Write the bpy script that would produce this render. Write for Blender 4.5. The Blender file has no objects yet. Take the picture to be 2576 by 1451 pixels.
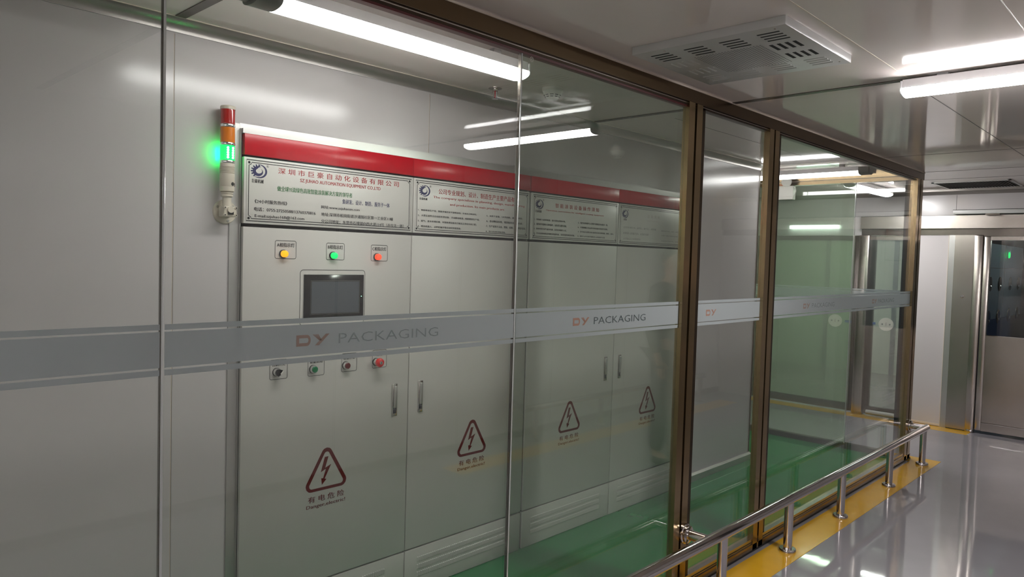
import bpy, bmesh, math, random
from mathutils import Vector, Matrix
random.seed(7)
PI = math.pi
sc = bpy.context.scene
COL = sc.collection

# ------------------------------------------------------------------ camera
EYE = 1.60                      # camera height, metres
YAW, PITCH, ROLL = 0.80684335, -0.04191941, 0.02857903
F_PX = 1838.16
fw = Vector((math.sin(YAW)*math.cos(PITCH), math.cos(YAW)*math.cos(PITCH), math.sin(PITCH)))
rt = fw.cross(Vector((0, 0, 1))).normalized(); up = rt.cross(fw)
c_, s_ = math.cos(ROLL), math.sin(ROLL)
R_ = rt*c_ + up*s_; U_ = -rt*s_ + up*c_
cam = bpy.data.cameras.new('camera'); cam_o = bpy.data.objects.new('camera', cam); COL.objects.link(cam_o)
cam.sensor_fit = 'HORIZONTAL'; cam.sensor_width = 36.0; cam.lens = 36.0*F_PX/2576
cam.clip_start = 0.02; cam.clip_end = 60
cam_o.matrix_world = Matrix(((R_.x, U_.x, -fw.x, 0), (R_.y, U_.y, -fw.y, 0), (R_.z, U_.z, -fw.z, EYE), (0, 0, 0, 1)))
sc.camera = cam_o

# ------------------------------------------------------------------ world, exposure
w = bpy.data.worlds.new('world'); sc.world = w; w.use_nodes = True
w.node_tree.nodes['Background'].inputs[0].default_value = (0.9, 0.93, 1.0, 1)
w.node_tree.nodes['Background'].inputs[1].default_value = 0.06
sc.view_settings.view_transform = 'Standard'; sc.view_settings.look = 'None'
sc.view_settings.gamma = 1.0; sc.view_settings.use_curve_mapping = False
sc.view_settings.exposure = 1.6
sc.cycles.use_denoising = True
sc.cycles.transparent_max_bounces = 32
sc.cycles.max_bounces = 10; sc.cycles.glossy_bounces = 6; sc.cycles.diffuse_bounces = 5
sc.cycles.caustics_reflective = False; sc.cycles.caustics_refractive = False
sc.cycles.sample_clamp_indirect = 6.0
sc.cycles.use_light_tree = False
LAMP_W = 9.0                   # emission of the white battens

# ------------------------------------------------------------------ materials
def mat(name, col, rough=0.5, metal=0.0, spec=0.5, emit=0.0, ecol=None, var=0.03, vs=6.0, bump=0.0, bs=60.0, rvar=0.0, coat=0.0, aniso=None):
    m = bpy.data.materials.new(name); m.use_nodes = True
    nt = m.node_tree; p = nt.nodes['Principled BSDF']
    p.inputs['Roughness'].default_value = rough; p.inputs['Metallic'].default_value = metal
    p.inputs['Specular IOR Level'].default_value = spec
    p.inputs['Coat Weight'].default_value = coat; p.inputs['Coat Roughness'].default_value = 0.08
    tc = nt.nodes.new('ShaderNodeTexCoord')
    no = nt.nodes.new('ShaderNodeTexNoise'); no.inputs['Scale'].default_value = vs; no.inputs['Detail'].default_value = 4
    nt.links.new(tc.outputs['Object'], no.inputs['Vector'])
    cr = nt.nodes.new('ShaderNodeValToRGB')
    a = [max(0, c*(1-var)) for c in col]; b = [min(1, c*(1+var)) for c in col]
    cr.color_ramp.elements[0].position = 0.3; cr.color_ramp.elements[1].position = 0.7
    cr.color_ramp.elements[0].color = (*a, 1); cr.color_ramp.elements[1].color = (*b, 1)
    nt.links.new(no.outputs['Fac'], cr.inputs['Fac']); nt.links.new(cr.outputs['Color'], p.inputs['Base Color'])
    if rvar:
        mr = nt.nodes.new('ShaderNodeMapRange'); mr.inputs[3].default_value = max(0.01, rough-rvar); mr.inputs[4].default_value = rough+rvar
        nt.links.new(no.outputs['Fac'], mr.inputs[0]); nt.links.new(mr.outputs[0], p.inputs['Roughness'])
    if bump:
        n2 = nt.nodes.new('ShaderNodeTexNoise'); n2.inputs['Scale'].default_value = bs; n2.inputs['Detail'].default_value = 3
        mp = nt.nodes.new('ShaderNodeMapping'); nt.links.new(tc.outputs['Object'], mp.inputs['Vector'])
        if aniso: mp.inputs['Scale'].default_value = aniso
        nt.links.new(mp.outputs['Vector'], n2.inputs['Vector'])
        bp = nt.nodes.new('ShaderNodeBump'); bp.inputs['Strength'].default_value = bump; bp.inputs['Distance'].default_value = 0.02
        nt.links.new(n2.outputs['Fac'], bp.inputs['Height']); nt.links.new(bp.outputs['Normal'], p.inputs['Normal'])
    if emit:
        p.inputs['Emission Color'].default_value = (*(ecol or col), 1); p.inputs['Emission Strength'].default_value = emit
    return m

def glass(name, tint, veil=0.0, dcol=(0.6, 0.65, 0.6), boost=1.0):
    """thin float glass: clear transmission plus Fresnel mirror, same from both faces"""
    m = bpy.data.materials.new(name); m.use_nodes = True; nt = m.node_tree
    for n in list(nt.nodes): nt.nodes.remove(n)
    N = nt.nodes.new; L = nt.links.new
    out = N('ShaderNodeOutputMaterial'); tr = N('ShaderNodeBsdfTransparent'); tr.inputs[0].default_value = (*tint, 1)
    gl = N('ShaderNodeBsdfGlossy'); gl.inputs['Roughness'].default_value = 0.0; gl.inputs[0].default_value = (boost, boost, boost, 1)
    ge = N('ShaderNodeNewGeometry'); mx = N('ShaderNodeMapRange')
    mx.inputs[3].default_value = 1.52; mx.inputs[4].default_value = 1/1.52
    fr = N('ShaderNodeFresnel'); L(ge.outputs['Backfacing'], mx.inputs[0]); L(mx.outputs[0], fr.inputs['IOR'])
    ms = N('ShaderNodeMixShader'); L(fr.outputs[0], ms.inputs[0]); L(tr.outputs[0], ms.inputs[1]); L(gl.outputs[0], ms.inputs[2])
    if veil:  # pale diffuse veil: milky haze of light painted into the pane
        df = N('ShaderNodeBsdfDiffuse'); df.inputs[0].default_value = (*dcol, 1)
        tc = N('ShaderNodeTexCoord'); no = N('ShaderNodeTexNoise'); no.inputs['Scale'].default_value = 3.0
        L(tc.outputs['Object'], no.inputs['Vector'])
        mr = N('ShaderNodeMapRange'); mr.inputs[3].default_value = veil*0.85; mr.inputs[4].default_value = veil*1.15
        L(no.outputs['Fac'], mr.inputs[0])
        m2 = N('ShaderNodeMixShader'); L(mr.outputs[0], m2.inputs[0]); L(ms.outputs[0], m2.inputs[1]); L(df.outputs[0], m2.inputs[2])
        L(m2.outputs[0], out.inputs[0])
    else: L(ms.outputs[0], out.inputs[0])
    return m

def film(name, col, clear):
    m = bpy.data.materials.new(name); m.use_nodes = True; nt = m.node_tree
    for n in list(nt.nodes): nt.nodes.remove(n)
    N = nt.nodes.new; L = nt.links.new
    out = N('ShaderNodeOutputMaterial'); tr = N('ShaderNodeBsdfTransparent'); tr.inputs[0].default_value = (0.93, 0.96, 0.95, 1)
    df = N('ShaderNodeBsdfDiffuse'); df.inputs[0].default_value = (*col, 1)
    tl = N('ShaderNodeBsdfTranslucent'); tl.inputs[0].default_value = (*col, 1)
    tc = N('ShaderNodeTexCoord'); no = N('ShaderNodeTexNoise'); no.inputs['Scale'].default_value = 5.0; L(tc.outputs['Object'], no.inputs['Vector'])
    mr = N('ShaderNodeMapRange'); mr.inputs[3].default_value = clear*0.9; mr.inputs[4].default_value = clear*1.1; L(no.outputs['Fac'], mr.inputs[0])
    a = N('ShaderNodeMixShader'); a.inputs[0].default_value = 0.5; L(df.outputs[0], a.inputs[1]); L(tl.outputs[0], a.inputs[2])
    b = N('ShaderNodeMixShader'); L(mr.outputs[0], b.inputs[0]); L(a.outputs[0], b.inputs[1]); L(tr.outputs[0], b.inputs[2])
    L(b.outputs[0], out.inputs[0])
    return m

M = {
 'wall': mat('wall_panel_paint', (0.53, 0.505, 0.505), 0.19, spec=0.5, var=0.015, vs=2.0),
 'ceil': mat('ceiling_panel_paint', (0.80, 0.73, 0.69), 0.06, spec=0.5, var=0.03, vs=1.5, bump=0.015, bs=5),
 'seam': mat('dark_seam', (0.05, 0.045, 0.04), 0.4),
 'strip': mat('ceiling_strip', (0.13, 0.115, 0.10), 0.25, metal=0.4),
 'alu': mat('aluminium_trim', (0.55, 0.54, 0.53), 0.32, metal=0.85, bump=0.03, bs=90, aniso=(1, 30, 30)),
 'cove': mat('aluminium_cove', (0.36, 0.34, 0.32), 0.36, metal=0.8),
 'grey_floor': mat('grey_epoxy', (0.29, 0.275, 0.295), 0.045, spec=0.65, var=0.05, vs=2.5, bump=0.03, bs=3.2, rvar=0.02),
 'green_floor': mat('green_epoxy', (0.004, 0.18, 0.046), 0.07, spec=0.55, var=0.06, vs=2.0, bump=0.05, bs=3.0, rvar=0.02),
 'yellow': mat('yellow_floor_paint', (0.68, 0.37, 0.02), 0.14, spec=0.5, var=0.05, vs=8, bump=0.04, bs=6),
 'cab': mat('cabinet_paint', (0.52, 0.505, 0.475), 0.36, spec=0.4, var=0.015, vs=3, bump=0.04, bs=350),
 'cabdark': mat('cabinet_gap', (0.004, 0.004, 0.004), 0.8, spec=0.1),
 'cabside': mat('cabinet_side_paint', (0.40, 0.40, 0.385), 0.4),
 'red': mat('red_header_paint', (0.50, 0.007, 0.018), 0.22, spec=0.3, var=0.02, vs=4, bump=0.03, bs=14),
 'board': mat('sign_board_face', (0.60, 0.585, 0.55), 0.30, var=0.01),
 'tblk': mat('print_black', (0.010, 0.010, 0.013), 0.5, spec=0.2), 'tred': mat('print_red', (0.36, 0.022, 0.020), 0.5, spec=0.2),
 'tgrn': mat('print_green', (0.02, 0.15, 0.04), 0.5, spec=0.2), 'tnavy': mat('print_navy', (0.012, 0.014, 0.09), 0.4),
 'tpblk': mat('print_pale_grey', (0.17, 0.17, 0.165), 0.5), 'tpred': mat('print_pale_red', (0.40, 0.33, 0.31), 0.5),  # pale pair: reflection veil over the fourth sign put into its print colour
 'warn': mat('print_dark_red', (0.11, 0.003, 0.003), 0.5, spec=0.2, var=0.1),
 'bronze': mat('bronze_anodised', (0.36, 0.265, 0.15), 0.2, metal=0.95, var=0.04, bump=0.008, bs=60, aniso=(20, 20, 1)),
 'bronzedk': mat('dark_bronze', (0.05, 0.035, 0.022), 0.3, metal=0.8),
 'bronzerail': mat('bronze_head_rail', (0.13, 0.088, 0.05), 0.26, metal=0.9),
 'black': mat('black_rubber', (0.010, 0.010, 0.009), 0.5),
 'maroon': mat('maroon_seal', (0.075, 0.008, 0.008), 0.35),
 'seal': mat('sealant', (0.62, 0.55, 0.46), 0.45),
 'chrome': mat('polished_stainless', (0.62, 0.58, 0.57), 0.09, metal=1.0, var=0.02),
 'steel': mat('brushed_steel', (0.52, 0.47, 0.435), 0.24, metal=1.0, var=0.04, bump=0.03, bs=50, aniso=(1, 1, 25)),
 'steeldk': mat('dark_steel', (0.15, 0.13, 0.115), 0.22, metal=0.9),
 'edge': mat('polished_glass_edge', (0.72, 0.75, 0.73), 0.12, metal=0.55),
 'plastic': mat('grey_plastic', (0.44, 0.45, 0.43), 0.4), 'white': mat('white_plastic', (0.66, 0.65, 0.60), 0.4),
 'beige': mat('beige_plastic', (0.58, 0.53, 0.44), 0.38), 'endcap': mat('grey_end_cap', (0.15, 0.155, 0.145), 0.45),
 'lampwhite': mat('lamp_housing_white', (0.6, 0.6, 0.62), 0.3),
 'lamp': mat('lamp_diffuser', (0.9, 0.9, 0.9), 0.4, emit=LAMP_W, ecol=(1.0, 0.975, 0.96)),
 'lamp_hot': mat('lamp_diffuser_corridor', (0.9, 0.9, 0.9), 0.4, emit=LAMP_W*3.6, ecol=(1.0, 0.975, 0.97)),
 'lamp_end': mat('lamp_diffuser_end', (0.9, 0.9, 0.9), 0.4, emit=LAMP_W*2.8, ecol=(1.0, 0.975, 0.97)),
 'lamp_dim': mat('lamp_diffuser_far', (0.9, 0.9, 0.9), 0.4, emit=3.0, ecol=(0.85, 1.0, 0.92)),
 'redlens': mat('red_lens', (0.36, 0.006, 0.004), 0.12, coat=0.6), 'amberlens': mat('amber_lens', (0.62, 0.17, 0.002), 0.12, coat=0.6),
 'greenlens': mat('green_lens', (0.0, 0.5, 0.10), 0.15, emit=0.5, ecol=(0.0, 0.95, 0.12)),
 'greenled': mat('green_led', (0.1, 0.9, 0.5), 0.3, emit=10.0, ecol=(0.25, 1.0, 0.55)),
 'glowgreen': mat('green_glow_emitter', (0.1, 0.9, 0.3), 0.3, emit=26.0, ecol=(0.0, 1.0, 0.16)),
 'silver': mat('silver_ring', (0.72, 0.72, 0.72), 0.15, metal=1.0),
 'ind_y': mat('amber_indicator', (0.8, 0.3, 0.0), 0.3, emit=0.5, ecol=(1.0, 0.30, 0.0)),
 'ind_g': mat('green_indicator', (0.0, 0.6, 0.2), 0.3, emit=0.34, ecol=(0.0, 0.85, 0.12)),
 'ind_r': mat('red_indicator', (0.8, 0.05, 0.02), 0.3, emit=0.5, ecol=(1.0, 0.05, 0.015)),
 'btn_g': mat('green_button', (0.0, 0.17, 0.06), 0.3), 'btn_r': mat('dark_red_button', (0.10, 0.004, 0.008), 0.3),
 'estop': mat('red_mushroom', (0.62, 0.012, 0.012), 0.25), 'screen': mat('screen_glass', (0.085, 0.095, 0.11), 0.14, spec=0.6),
 'bezel': mat('bezel_black', (0.008, 0.008, 0.009), 0.12), 'dullgrey': mat('recess_grey', (0.03, 0.035, 0.045), 0.3),
 'g_clear': glass('glass_clear', (0.965, 0.978, 0.965)),
 'g_tint': glass('glass_green_tint', (0.87, 0.915, 0.87), veil=0.03),
 'g_leaf': glass('glass_leaf', (0.9, 0.93, 0.9), veil=0.16, dcol=(0.55, 0.58, 0.52)), 'g_mid': glass('glass_mid', (0.955, 0.965, 0.96)),
 'g_green': glass('glass_deep_green', (0.80, 0.875, 0.80), veil=0.10, dcol=(0.46, 0.57, 0.42)),
 'g_door': glass('glass_door', (0.80, 0.88, 0.80), veil=0.30, dcol=(0.42, 0.55, 0.38)),
 'film': film('frosted_film', (0.58, 0.62, 0.63), 0.15),
 'logo_o': film('orange_film', (0.60, 0.36, 0.28), 0.1), 'logo_g': film('grey_film', (0.13, 0.15, 0.155), 0.15), 'logo_f': film('faded_grey_film', (0.40, 0.43, 0.43), 0.45), 'logo_of': film('faded_orange_film', (0.56, 0.40, 0.34), 0.2),
 'sticker': mat('white_sticker', (0.72, 0.70, 0.62), 0.5), 'bluestick': mat('blue_sticker', (0.10, 0.16, 0.34), 0.5),
 'shower': mat('air_shower_panel', (0.16, 0.19, 0.225), 0.3, metal=0.3), 'room': mat('far_room_paint', (0.62, 0.68, 0.60), 0.4),
 'slot': mat('slot_black', (0.004, 0.004, 0.004), 0.8), 'hepa': mat('diffuser_paint', (0.50, 0.50, 0.485), 0.28, spec=0.5),
 'hepa_l': mat('louvre_light', (0.56, 0.56, 0.54), 0.3),
 'cloth': mat('dark_clothing', (0.035, 0.037, 0.04), 0.8), 'trousers': mat('dark_trousers', (0.03, 0.03, 0.033), 0.8),
 'skin': mat('skin', (0.42, 0.24, 0.16), 0.5), 'hair': mat('black_hair', (0.008, 0.007, 0.006), 0.5),
 'shoe': mat('shoe_leather', (0.02, 0.018, 0.016), 0.4), 'redline': mat('red_stripe', (0.35, 0.03, 0.04), 0.4),
 'orangewire': mat('red_wire', (0.55, 0.05, 0.03), 0.4),
}

# ------------------------------------------------------------------ mesh builder
class MB:
    def __init__(s): s.v = []; s.f = []; s.mi = []; s.mats = []; s.sm = []
    def m(s, key):
        if key not in s.mats: s.mats.append(key)
        return s.mats.index(key)
    def add(s, vs, fs, key, smooth=False):
        o = len(s.v); s.v += [tuple(v) for v in vs]; k = s.m(key)
        for f in fs: s.f.append([i+o for i in f]); s.mi.append(k); s.sm.append(smooth)
        return s
    def box(s, x0, x1, y0, y1, z0, z1, key, bev=0.0):
        if bev > 0:
            bm = bmesh.new(); bmesh.ops.create_cube(bm, size=1)
            for v in bm.verts: v.co = Vector(((x0+x1)/2+v.co.x*(x1-x0), (y0+y1)/2+v.co.y*(y1-y0), (z0+z1)/2+v.co.z*(z1-z0)))
            bmesh.ops.bevel(bm, geom=list(bm.edges), offset=bev, segments=2, profile=0.5, affect='EDGES')
            bm.verts.index_update(); s.add([v.co[:] for v in bm.verts], [[v.index for v in f.verts] for f in bm.faces], key); bm.free(); return s
        v = [(x, y, z) for z in (z0, z1) for y in (y0, y1) for x in (x0, x1)]
        return s.add(v, [(0, 2, 3, 1), (4, 5, 7, 6), (0, 1, 5, 4), (1, 3, 7, 5), (3, 2, 6, 7), (2, 0, 4, 6)], key)
    def lathe(s, p, ax, prof, key, n=28, smooth=True, caps=True):
        """prof = [(distance along axis, radius)...] from point p along ax"""
        ax = Vector(ax).normalized(); a = ax.orthogonal().normalized(); b = ax.cross(a); p = Vector(p); vs = []; fs = []
        for d, r in prof:
            for i in range(n):
                t = 2*PI*i/n; vs.append(p+ax*d+(a*math.cos(t)+b*math.sin(t))*r)
        for j in range(len(prof)-1):
            for i in range(n): k = (i+1) % n; fs.append((j*n+i, j*n+k, (j+1)*n+k, (j+1)*n+i))
        s.add(vs, fs, key, smooth)
        if caps:
            o = (len(prof)-1)*n
            s.add(vs[:n], [tuple(reversed(range(n)))], key); s.add(vs[o:], [tuple(range(n))], key)
        return s
    def cyl(s, a, b, r, key, n=24, r2=None):
        a = Vector(a); b = Vector(b); return s.lathe(a, b-a, [(0, r), ((b-a).length, r if r2 is None else r2)], key, n)
    def tube(s, pts, r, key, n=16):
        pts = [Vector(p) for p in pts]; vs = []; fs = []; nrm = None
        for i, p in enumerate(pts):
            t = (pts[min(i+1, len(pts)-1)]-pts[max(i-1, 0)]).normalized()
            nrm = t.orthogonal().normalized() if nrm is None else (nrm-t*nrm.dot(t)).normalized()
            b = t.cross(nrm)
            for k in range(n): q = 2*PI*k/n; vs.append(p+(nrm*math.cos(q)+b*math.sin(q))*r)
        for j in range(len(pts)-1):
            for i in range(n): k = (i+1) % n; fs.append((j*n+i, j*n+k, (j+1)*n+k, (j+1)*n+i))
        s.add(vs, fs, key, True); o = (len(pts)-1)*n
        s.add(vs[:n], [tuple(reversed(range(n)))], key); s.add(vs[o:], [tuple(range(n))], key); return s
    def prism(s, prof, axis, a, b, key, smooth=False):
        """closed 2-D profile swept along one axis; prof coordinates are the two other axes in order"""
        n = len(prof)
        def P(q, t): return {'x': (t, q[0], q[1]), 'y': (q[0], t, q[1]), 'z': (q[0], q[1], t)}[axis]
        vs = [P(q, a) for q in prof]+[P(q, b) for q in prof]
        s.add(vs, [(i, (i+1) % n, n+(i+1) % n, n+i) for i in range(n)], key, smooth)
        s.add(vs[:n], [tuple(reversed(range(n)))], key); s.add(vs[n:], [tuple(range(n))], key); return s
    def flat(s, pts, y, key):     # polygon in an x-z plane facing -y
        return s.add([(p[0], y, p[1]) for p in pts], [tuple(range(len(pts)))], key)
    def band(s, outer, inner, y, key):   # strip between two matching outlines in an x-z plane
        n = len(outer); vs = [(p[0], y, p[1]) for p in outer]+[(p[0], y, p[1]) for p in inner]
        return s.add(vs, [(i, (i+1) % n, n+(i+1) % n, n+i) for i in range(n)], key)
    def ring(s, pts, wd, y, key):
        """line of width wd along closed outline pts"""
        c = Vector((sum(p[0] for p in pts)/len(pts), sum(p[1] for p in pts)/len(pts))); out = []; n = len(pts); q = []
        for i in range(n):
            a = Vector(pts[i-1]); b = Vector(pts[(i+1) % n]); t = (b-a).normalized(); nn = Vector((t.y, -t.x)); p = Vector(pts[i])
            out.append(p+nn*wd/2); q.append(p-nn*wd/2)
        return s.band(out, q, y, key)
    def build(s, name, parent=None, bevel=0.0):
        me = bpy.data.meshes.new(name); me.from_pydata(s.v, [], s.f)
        for k in s.mats: me.materials.append(M[k])
        me.polygons.foreach_set('material_index', s.mi); me.polygons.foreach_set('use_smooth', s.sm)
        bm = bmesh.new(); bm.from_mesh(me); bmesh.ops.remove_doubles(bm, verts=bm.verts, dist=1e-6); bm.to_mesh(me); bm.free()
        me.update(); me.set_sharp_from_angle(angle=math.radians(38)); o = bpy.data.objects.new(name, me); COL.objects.link(o)
        if parent:
            o.parent = parent
            o.matrix_parent_inverse = Matrix.Translation(-Vector(world_loc(parent)))
        if bevel:
            md = o.modifiers.new('bevel', 'BEVEL'); md.width = bevel; md.segments = 2; md.limit_method = 'ANGLE'
        return o

def world_loc(o):
    l = Vector(o.location)
    return l if o.parent is None else Vector((0, 0, 0)) if o.type == 'MESH' else l
def rrect(x0, x1, z0, z1, r, n=5):
    pts = []
    for cx, cz, a0 in ((x1-r, z1-r, 0), (x0+r, z1-r, 90), (x0+r, z0+r, 180), (x1-r, z0+r, 270)):
        for i in range(n+1): a = math.radians(a0+90*i/n); pts.append((cx+r*math.cos(a), cz+r*math.sin(a)))
    return pts
def tag(o, label=None, cat=None, group=None, kind=None):
    if label: o['label'] = label
    if cat: o['category'] = cat
    if group: o['group'] = group
    if kind: o['kind'] = kind
    return o
def thing(name, loc, label, cat, group=None):
    o = bpy.data.objects.new(name, None); COL.objects.link(o); o.location = loc; o.empty_display_size = 0.05
    return tag(o, label, cat, group)
def struct(b, name, label=None, cat='room structure'):
    o = b.build(name); o['kind'] = 'structure'
    if label: o['label'] = label; o['category'] = cat
    return o
def copy_tree(o, delta, parent=None):
    c = o.copy(); COL.objects.link(c)
    if parent is None: c.location = Vector(o.location)+Vector(delta)
    else: c.parent = parent; c.matrix_parent_inverse = o.matrix_parent_inverse.copy()
    for ch in [k for k in bpy.data.objects if k.parent is o]: copy_tree(ch, delta, c)
    return c

# ------------------------------------------------------------------ lettering
_tc = {}
def text_polys(body, font_res=2, off=0.0):
    if (body, off) in _tc: return _tc[(body, off)]
    cu = bpy.data.curves.new('t', 'FONT'); cu.body = body; cu.size = 1.0; cu.resolution_u = font_res; cu.fill_mode = 'FRONT'; cu.offset = off
    o = bpy.data.objects.new('t', cu); COL.objects.link(o)
    bpy.context.view_layer.update()
    me = bpy.data.meshes.new_from_object(o.evaluated_get(bpy.context.evaluated_depsgraph_get()))
    vs = [(v.co.x, v.co.y) for v in me.vertices]; fs = [tuple(p.vertices) for p in me.polygons]
    bpy.data.objects.remove(o); bpy.data.curves.remove(cu); bpy.data.meshes.remove(me)
    x0 = min(v[0] for v in vs); x1 = max(v[0] for v in vs); y0 = min(v[1] for v in vs); y1 = max(v[1] for v in vs)
    _tc[(body, off)] = ([((v[0]-x0)/(x1-x0), (v[1]-y0)/(y1-y0)) for v in vs], fs); return _tc[(body, off)]
def put_text(b, body, x0, x1, z0, h, y, key, off=0.0):
    vs, fs = text_polys(body, off=off)
    for dx in ((-0.0003, 0.0003) if key in ('tblk', 'tred', 'tgrn', 'tnavy', 'warn') else (0.0,)):   # two passes thicken the strokes
        b.add([(x0+dx+v[0]*(x1-x0), y-(0.00025 if dx > 0 else 0), z0+v[1]*h) for v in vs], fs, key)
# ------------------------------------------------------------------ levels of the place
H = 2.407                       # ceiling
YG = 1.78                       # front face of the glass partition frame
YC = 2.672                      # front of the cabinets
YW = 2.70                       # painted wall around them
XE = 6.70                       # end partition
XF = 8.41                       # far wall
X0, X1, YN, YB = -3.0, 12.6, -0.83, 5.2

# ------------------------------------------------------------------ floors
b = MB(); b.box(X0, XF+0.05, YN, YG, -0.1, 0, 'grey_floor'); b.box(XE+0.06, XF+0.05, YG, YB, -0.1, 0, 'grey_floor')
b.box(XF+0.05, X1, YN, YB, -0.1, 0, 'grey_floor')
struct(b, 'floor', 'glossy grey epoxy floor of the corridor')
b = MB(); b.box(X0, XE+0.06, YG, YB, -0.1, 0, 'green_floor')
struct(b, 'floor', 'glossy green epoxy floor inside the glass room')
b = MB(); b.box(-2.5, 6.87, 1.563, 1.752, 0, 0.0016, 'yellow'); b.box(6.68, 6.87, 1.752, 2.02, 0, 0.0016, 'yellow')
struct(b, 'trim_1', 'yellow painted line along the foot of the glass partition')
b = MB(); b.box(8.20, XF-0.002, 1.66, 4.6, 0, 0.0016, 'yellow')
struct(b, 'trim_2', 'yellow painted line along the far wall')
b = MB(); b.box(3.6, 7.9, -0.52, -0.30, 0, 0.0016, 'yellow')
struct(b, 'trim_3', 'yellow painted line on the opposite side of the corridor')

# ------------------------------------------------------------------ ceiling (glossy metal panels, joints, one cover strip per bay)
b = MB(); b.box(X0, X1, YN, YB, H, H+0.08, 'ceil')
def seam_x(x, y0, y1, wd=0.004, key='seam'): b.box(x-wd/2, x+wd/2, y0, y1, H-0.0012, H+0.001, key)
def seam_y(y, x0, x1, wd=0.0035, key='seal'): b.box(x0, x1, y-wd/2, y+wd/2, H-0.0010, H+0.001, key)
for x in (1.048, 3.425): b.box(x-0.018, x+0.018, YN, 2.64, H-0.003, H+0.001, 'strip')
for x in (5.735, 6.76, 7.35): seam_x(x, YN, YB if x > 6 else 2.64)
seam_y(0.972, X0, 3.405); seam_y(0.988, 3.445, 6.76, 0.004, 'strip'); seam_y(0.495, X0, 3.405)
seam_y(2.22, 3.6, 6.6, 0.003, 'seam')
struct(b, 'ceiling', 'glossy taupe metal panel ceiling')

# ------------------------------------------------------------------ walls
WX0, WX1, WZ = 1.297, 4.532, 2.062       # opening the cabinets stand in
WE = 5.69                                 # right end of the back wall
b = MB()
b.box(X0, WX0, YW, YW+0.06, 0, H, 'wall'); b.box(WX0, WX1, YW, YW+0.06, WZ, H, 'wall'); b.box(WX1, WE, YW, YW+0.06, 0.05, H, 'wall')
for x in (-0.12, 1.052, 2.223, 4.560):
    z0 = WZ+0.002 if WX0 < x < WX1 else 0.05
    b.box(x-0.0006, x+0.0006, YW-0.0008, YW, z0, 2.36, 'seam'); b.box(x-0.0030, x-0.0006, YW-0.0005, YW, z0, 2.36, 'seal')
struct(b, 'wall_back', 'pale grey metal panel wall around the cabinets')
b = MB()   # curved aluminium cove between wall and ceiling
def cove(b, x0, x1, y, z, wd, hg, n=8):
    pr = [(y, z-hg), (y-0.004, z-hg)]
    for i in range(n+1):
        a = PI/2*i/n; pr.append((y-0.004-(wd-0.004)*(1-math.cos(a)), z-hg+hg*math.sin(a)-0.0005))
    pr += [(y-wd, z), (y, z)]
    b.prism(pr, 'x', x0, x1, 'cove', True)
cove(b, X0, WE+0.01, YW, H, 0.055, 0.040)
b.box(X0, WE+0.01, YW-0.006, YW, H-0.0415, H-0.040, 'alu'); b.box(X0, WE+0.01, YW-0.058, YW-0.055, H-0.003, H, 'seal')
struct(b, 'trim_4', 'curved aluminium cove where the back wall meets the ceiling')
b = MB(); b.prism([(YW+0.075, 0), (YW-0.028, 0), (YW-0.028, 0.046), (YW-0.012, 0.060), (YW+0.075, 0.060)], 'x', WX1, WE+0.002, 'alu')
b.prism([(YW+0.075, 0), (YW-0.028, 0), (YW-0.028, 0.046), (YW-0.012, 0.060), (YW+0.075, 0.060)], 'x', X0, WX0-0.045, 'alu')
b.box(WE-0.002, WE+0.004, YW-0.006, YW+0.06, 0.0, H-0.04, 'bronzedk'); b.box(WE-0.010, WE-0.002, YW-0.003, YW, 0.06, H-0.04, 'alu')
struct(b, 'baseboard_back', 'aluminium floor channel at the foot of the back wall')
b = MB()   # aluminium angle framing the cabinet opening
b.box(WX0-0.040, WX0-0.003, YW-0.005, YW, 0, WZ+0.018, 'alu'); b.box(WX0-0.003, WX0, YW-0.012, YW, 0, WZ, 'alu')
b.box(WX0-0.004, WX1+0.03, YW-0.005, YW, WZ, WZ+0.020, 'alu'); b.box(WX1, WX1+0.03, YW-0.005, YW, 0.06, WZ, 'alu')
b.box(WX0, WX1, YW-0.026, YW, WZ-0.018, WZ, 'alu')
struct(b, 'trim_5', 'aluminium angle around the cabinet opening')
b = MB(); b.box(X0-0.06, X0, YN, YB, 0, H, 'wall'); struct(b, 'wall_left', 'pale wall at the near end of the corridor')
b = MB(); b.box(X0, XF, YN-0.06, YN, 0, H, 'wall')
for x in [X0+1.17*i for i in range(1, 10)]: b.box(x-0.0025, x+0.0025, YN, YN+0.0015, 0.05, H, 'seam')
b.box(X0, XF, YN, YN+0.03, 0, 0.06, 'steel')
struct(b, 'wall_front', 'pale panel wall on the other side of the corridor')
b = MB(); b.box(XF+0.06, X1, YB, YB+0.06, 0, H, 'room'); b.box(WE-0.3, XF+0.06, YB, YB+0.06, 0, H, 'wall'); struct(b, 'wall_back_far', 'pale wall closing the green floored area')
b = MB(); b.box(WE-0.3, WE-0.24, YW+0.06, YB, 0, H, 'wall'); struct(b, 'wall_side', 'pale return wall behind the cabinets')

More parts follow.
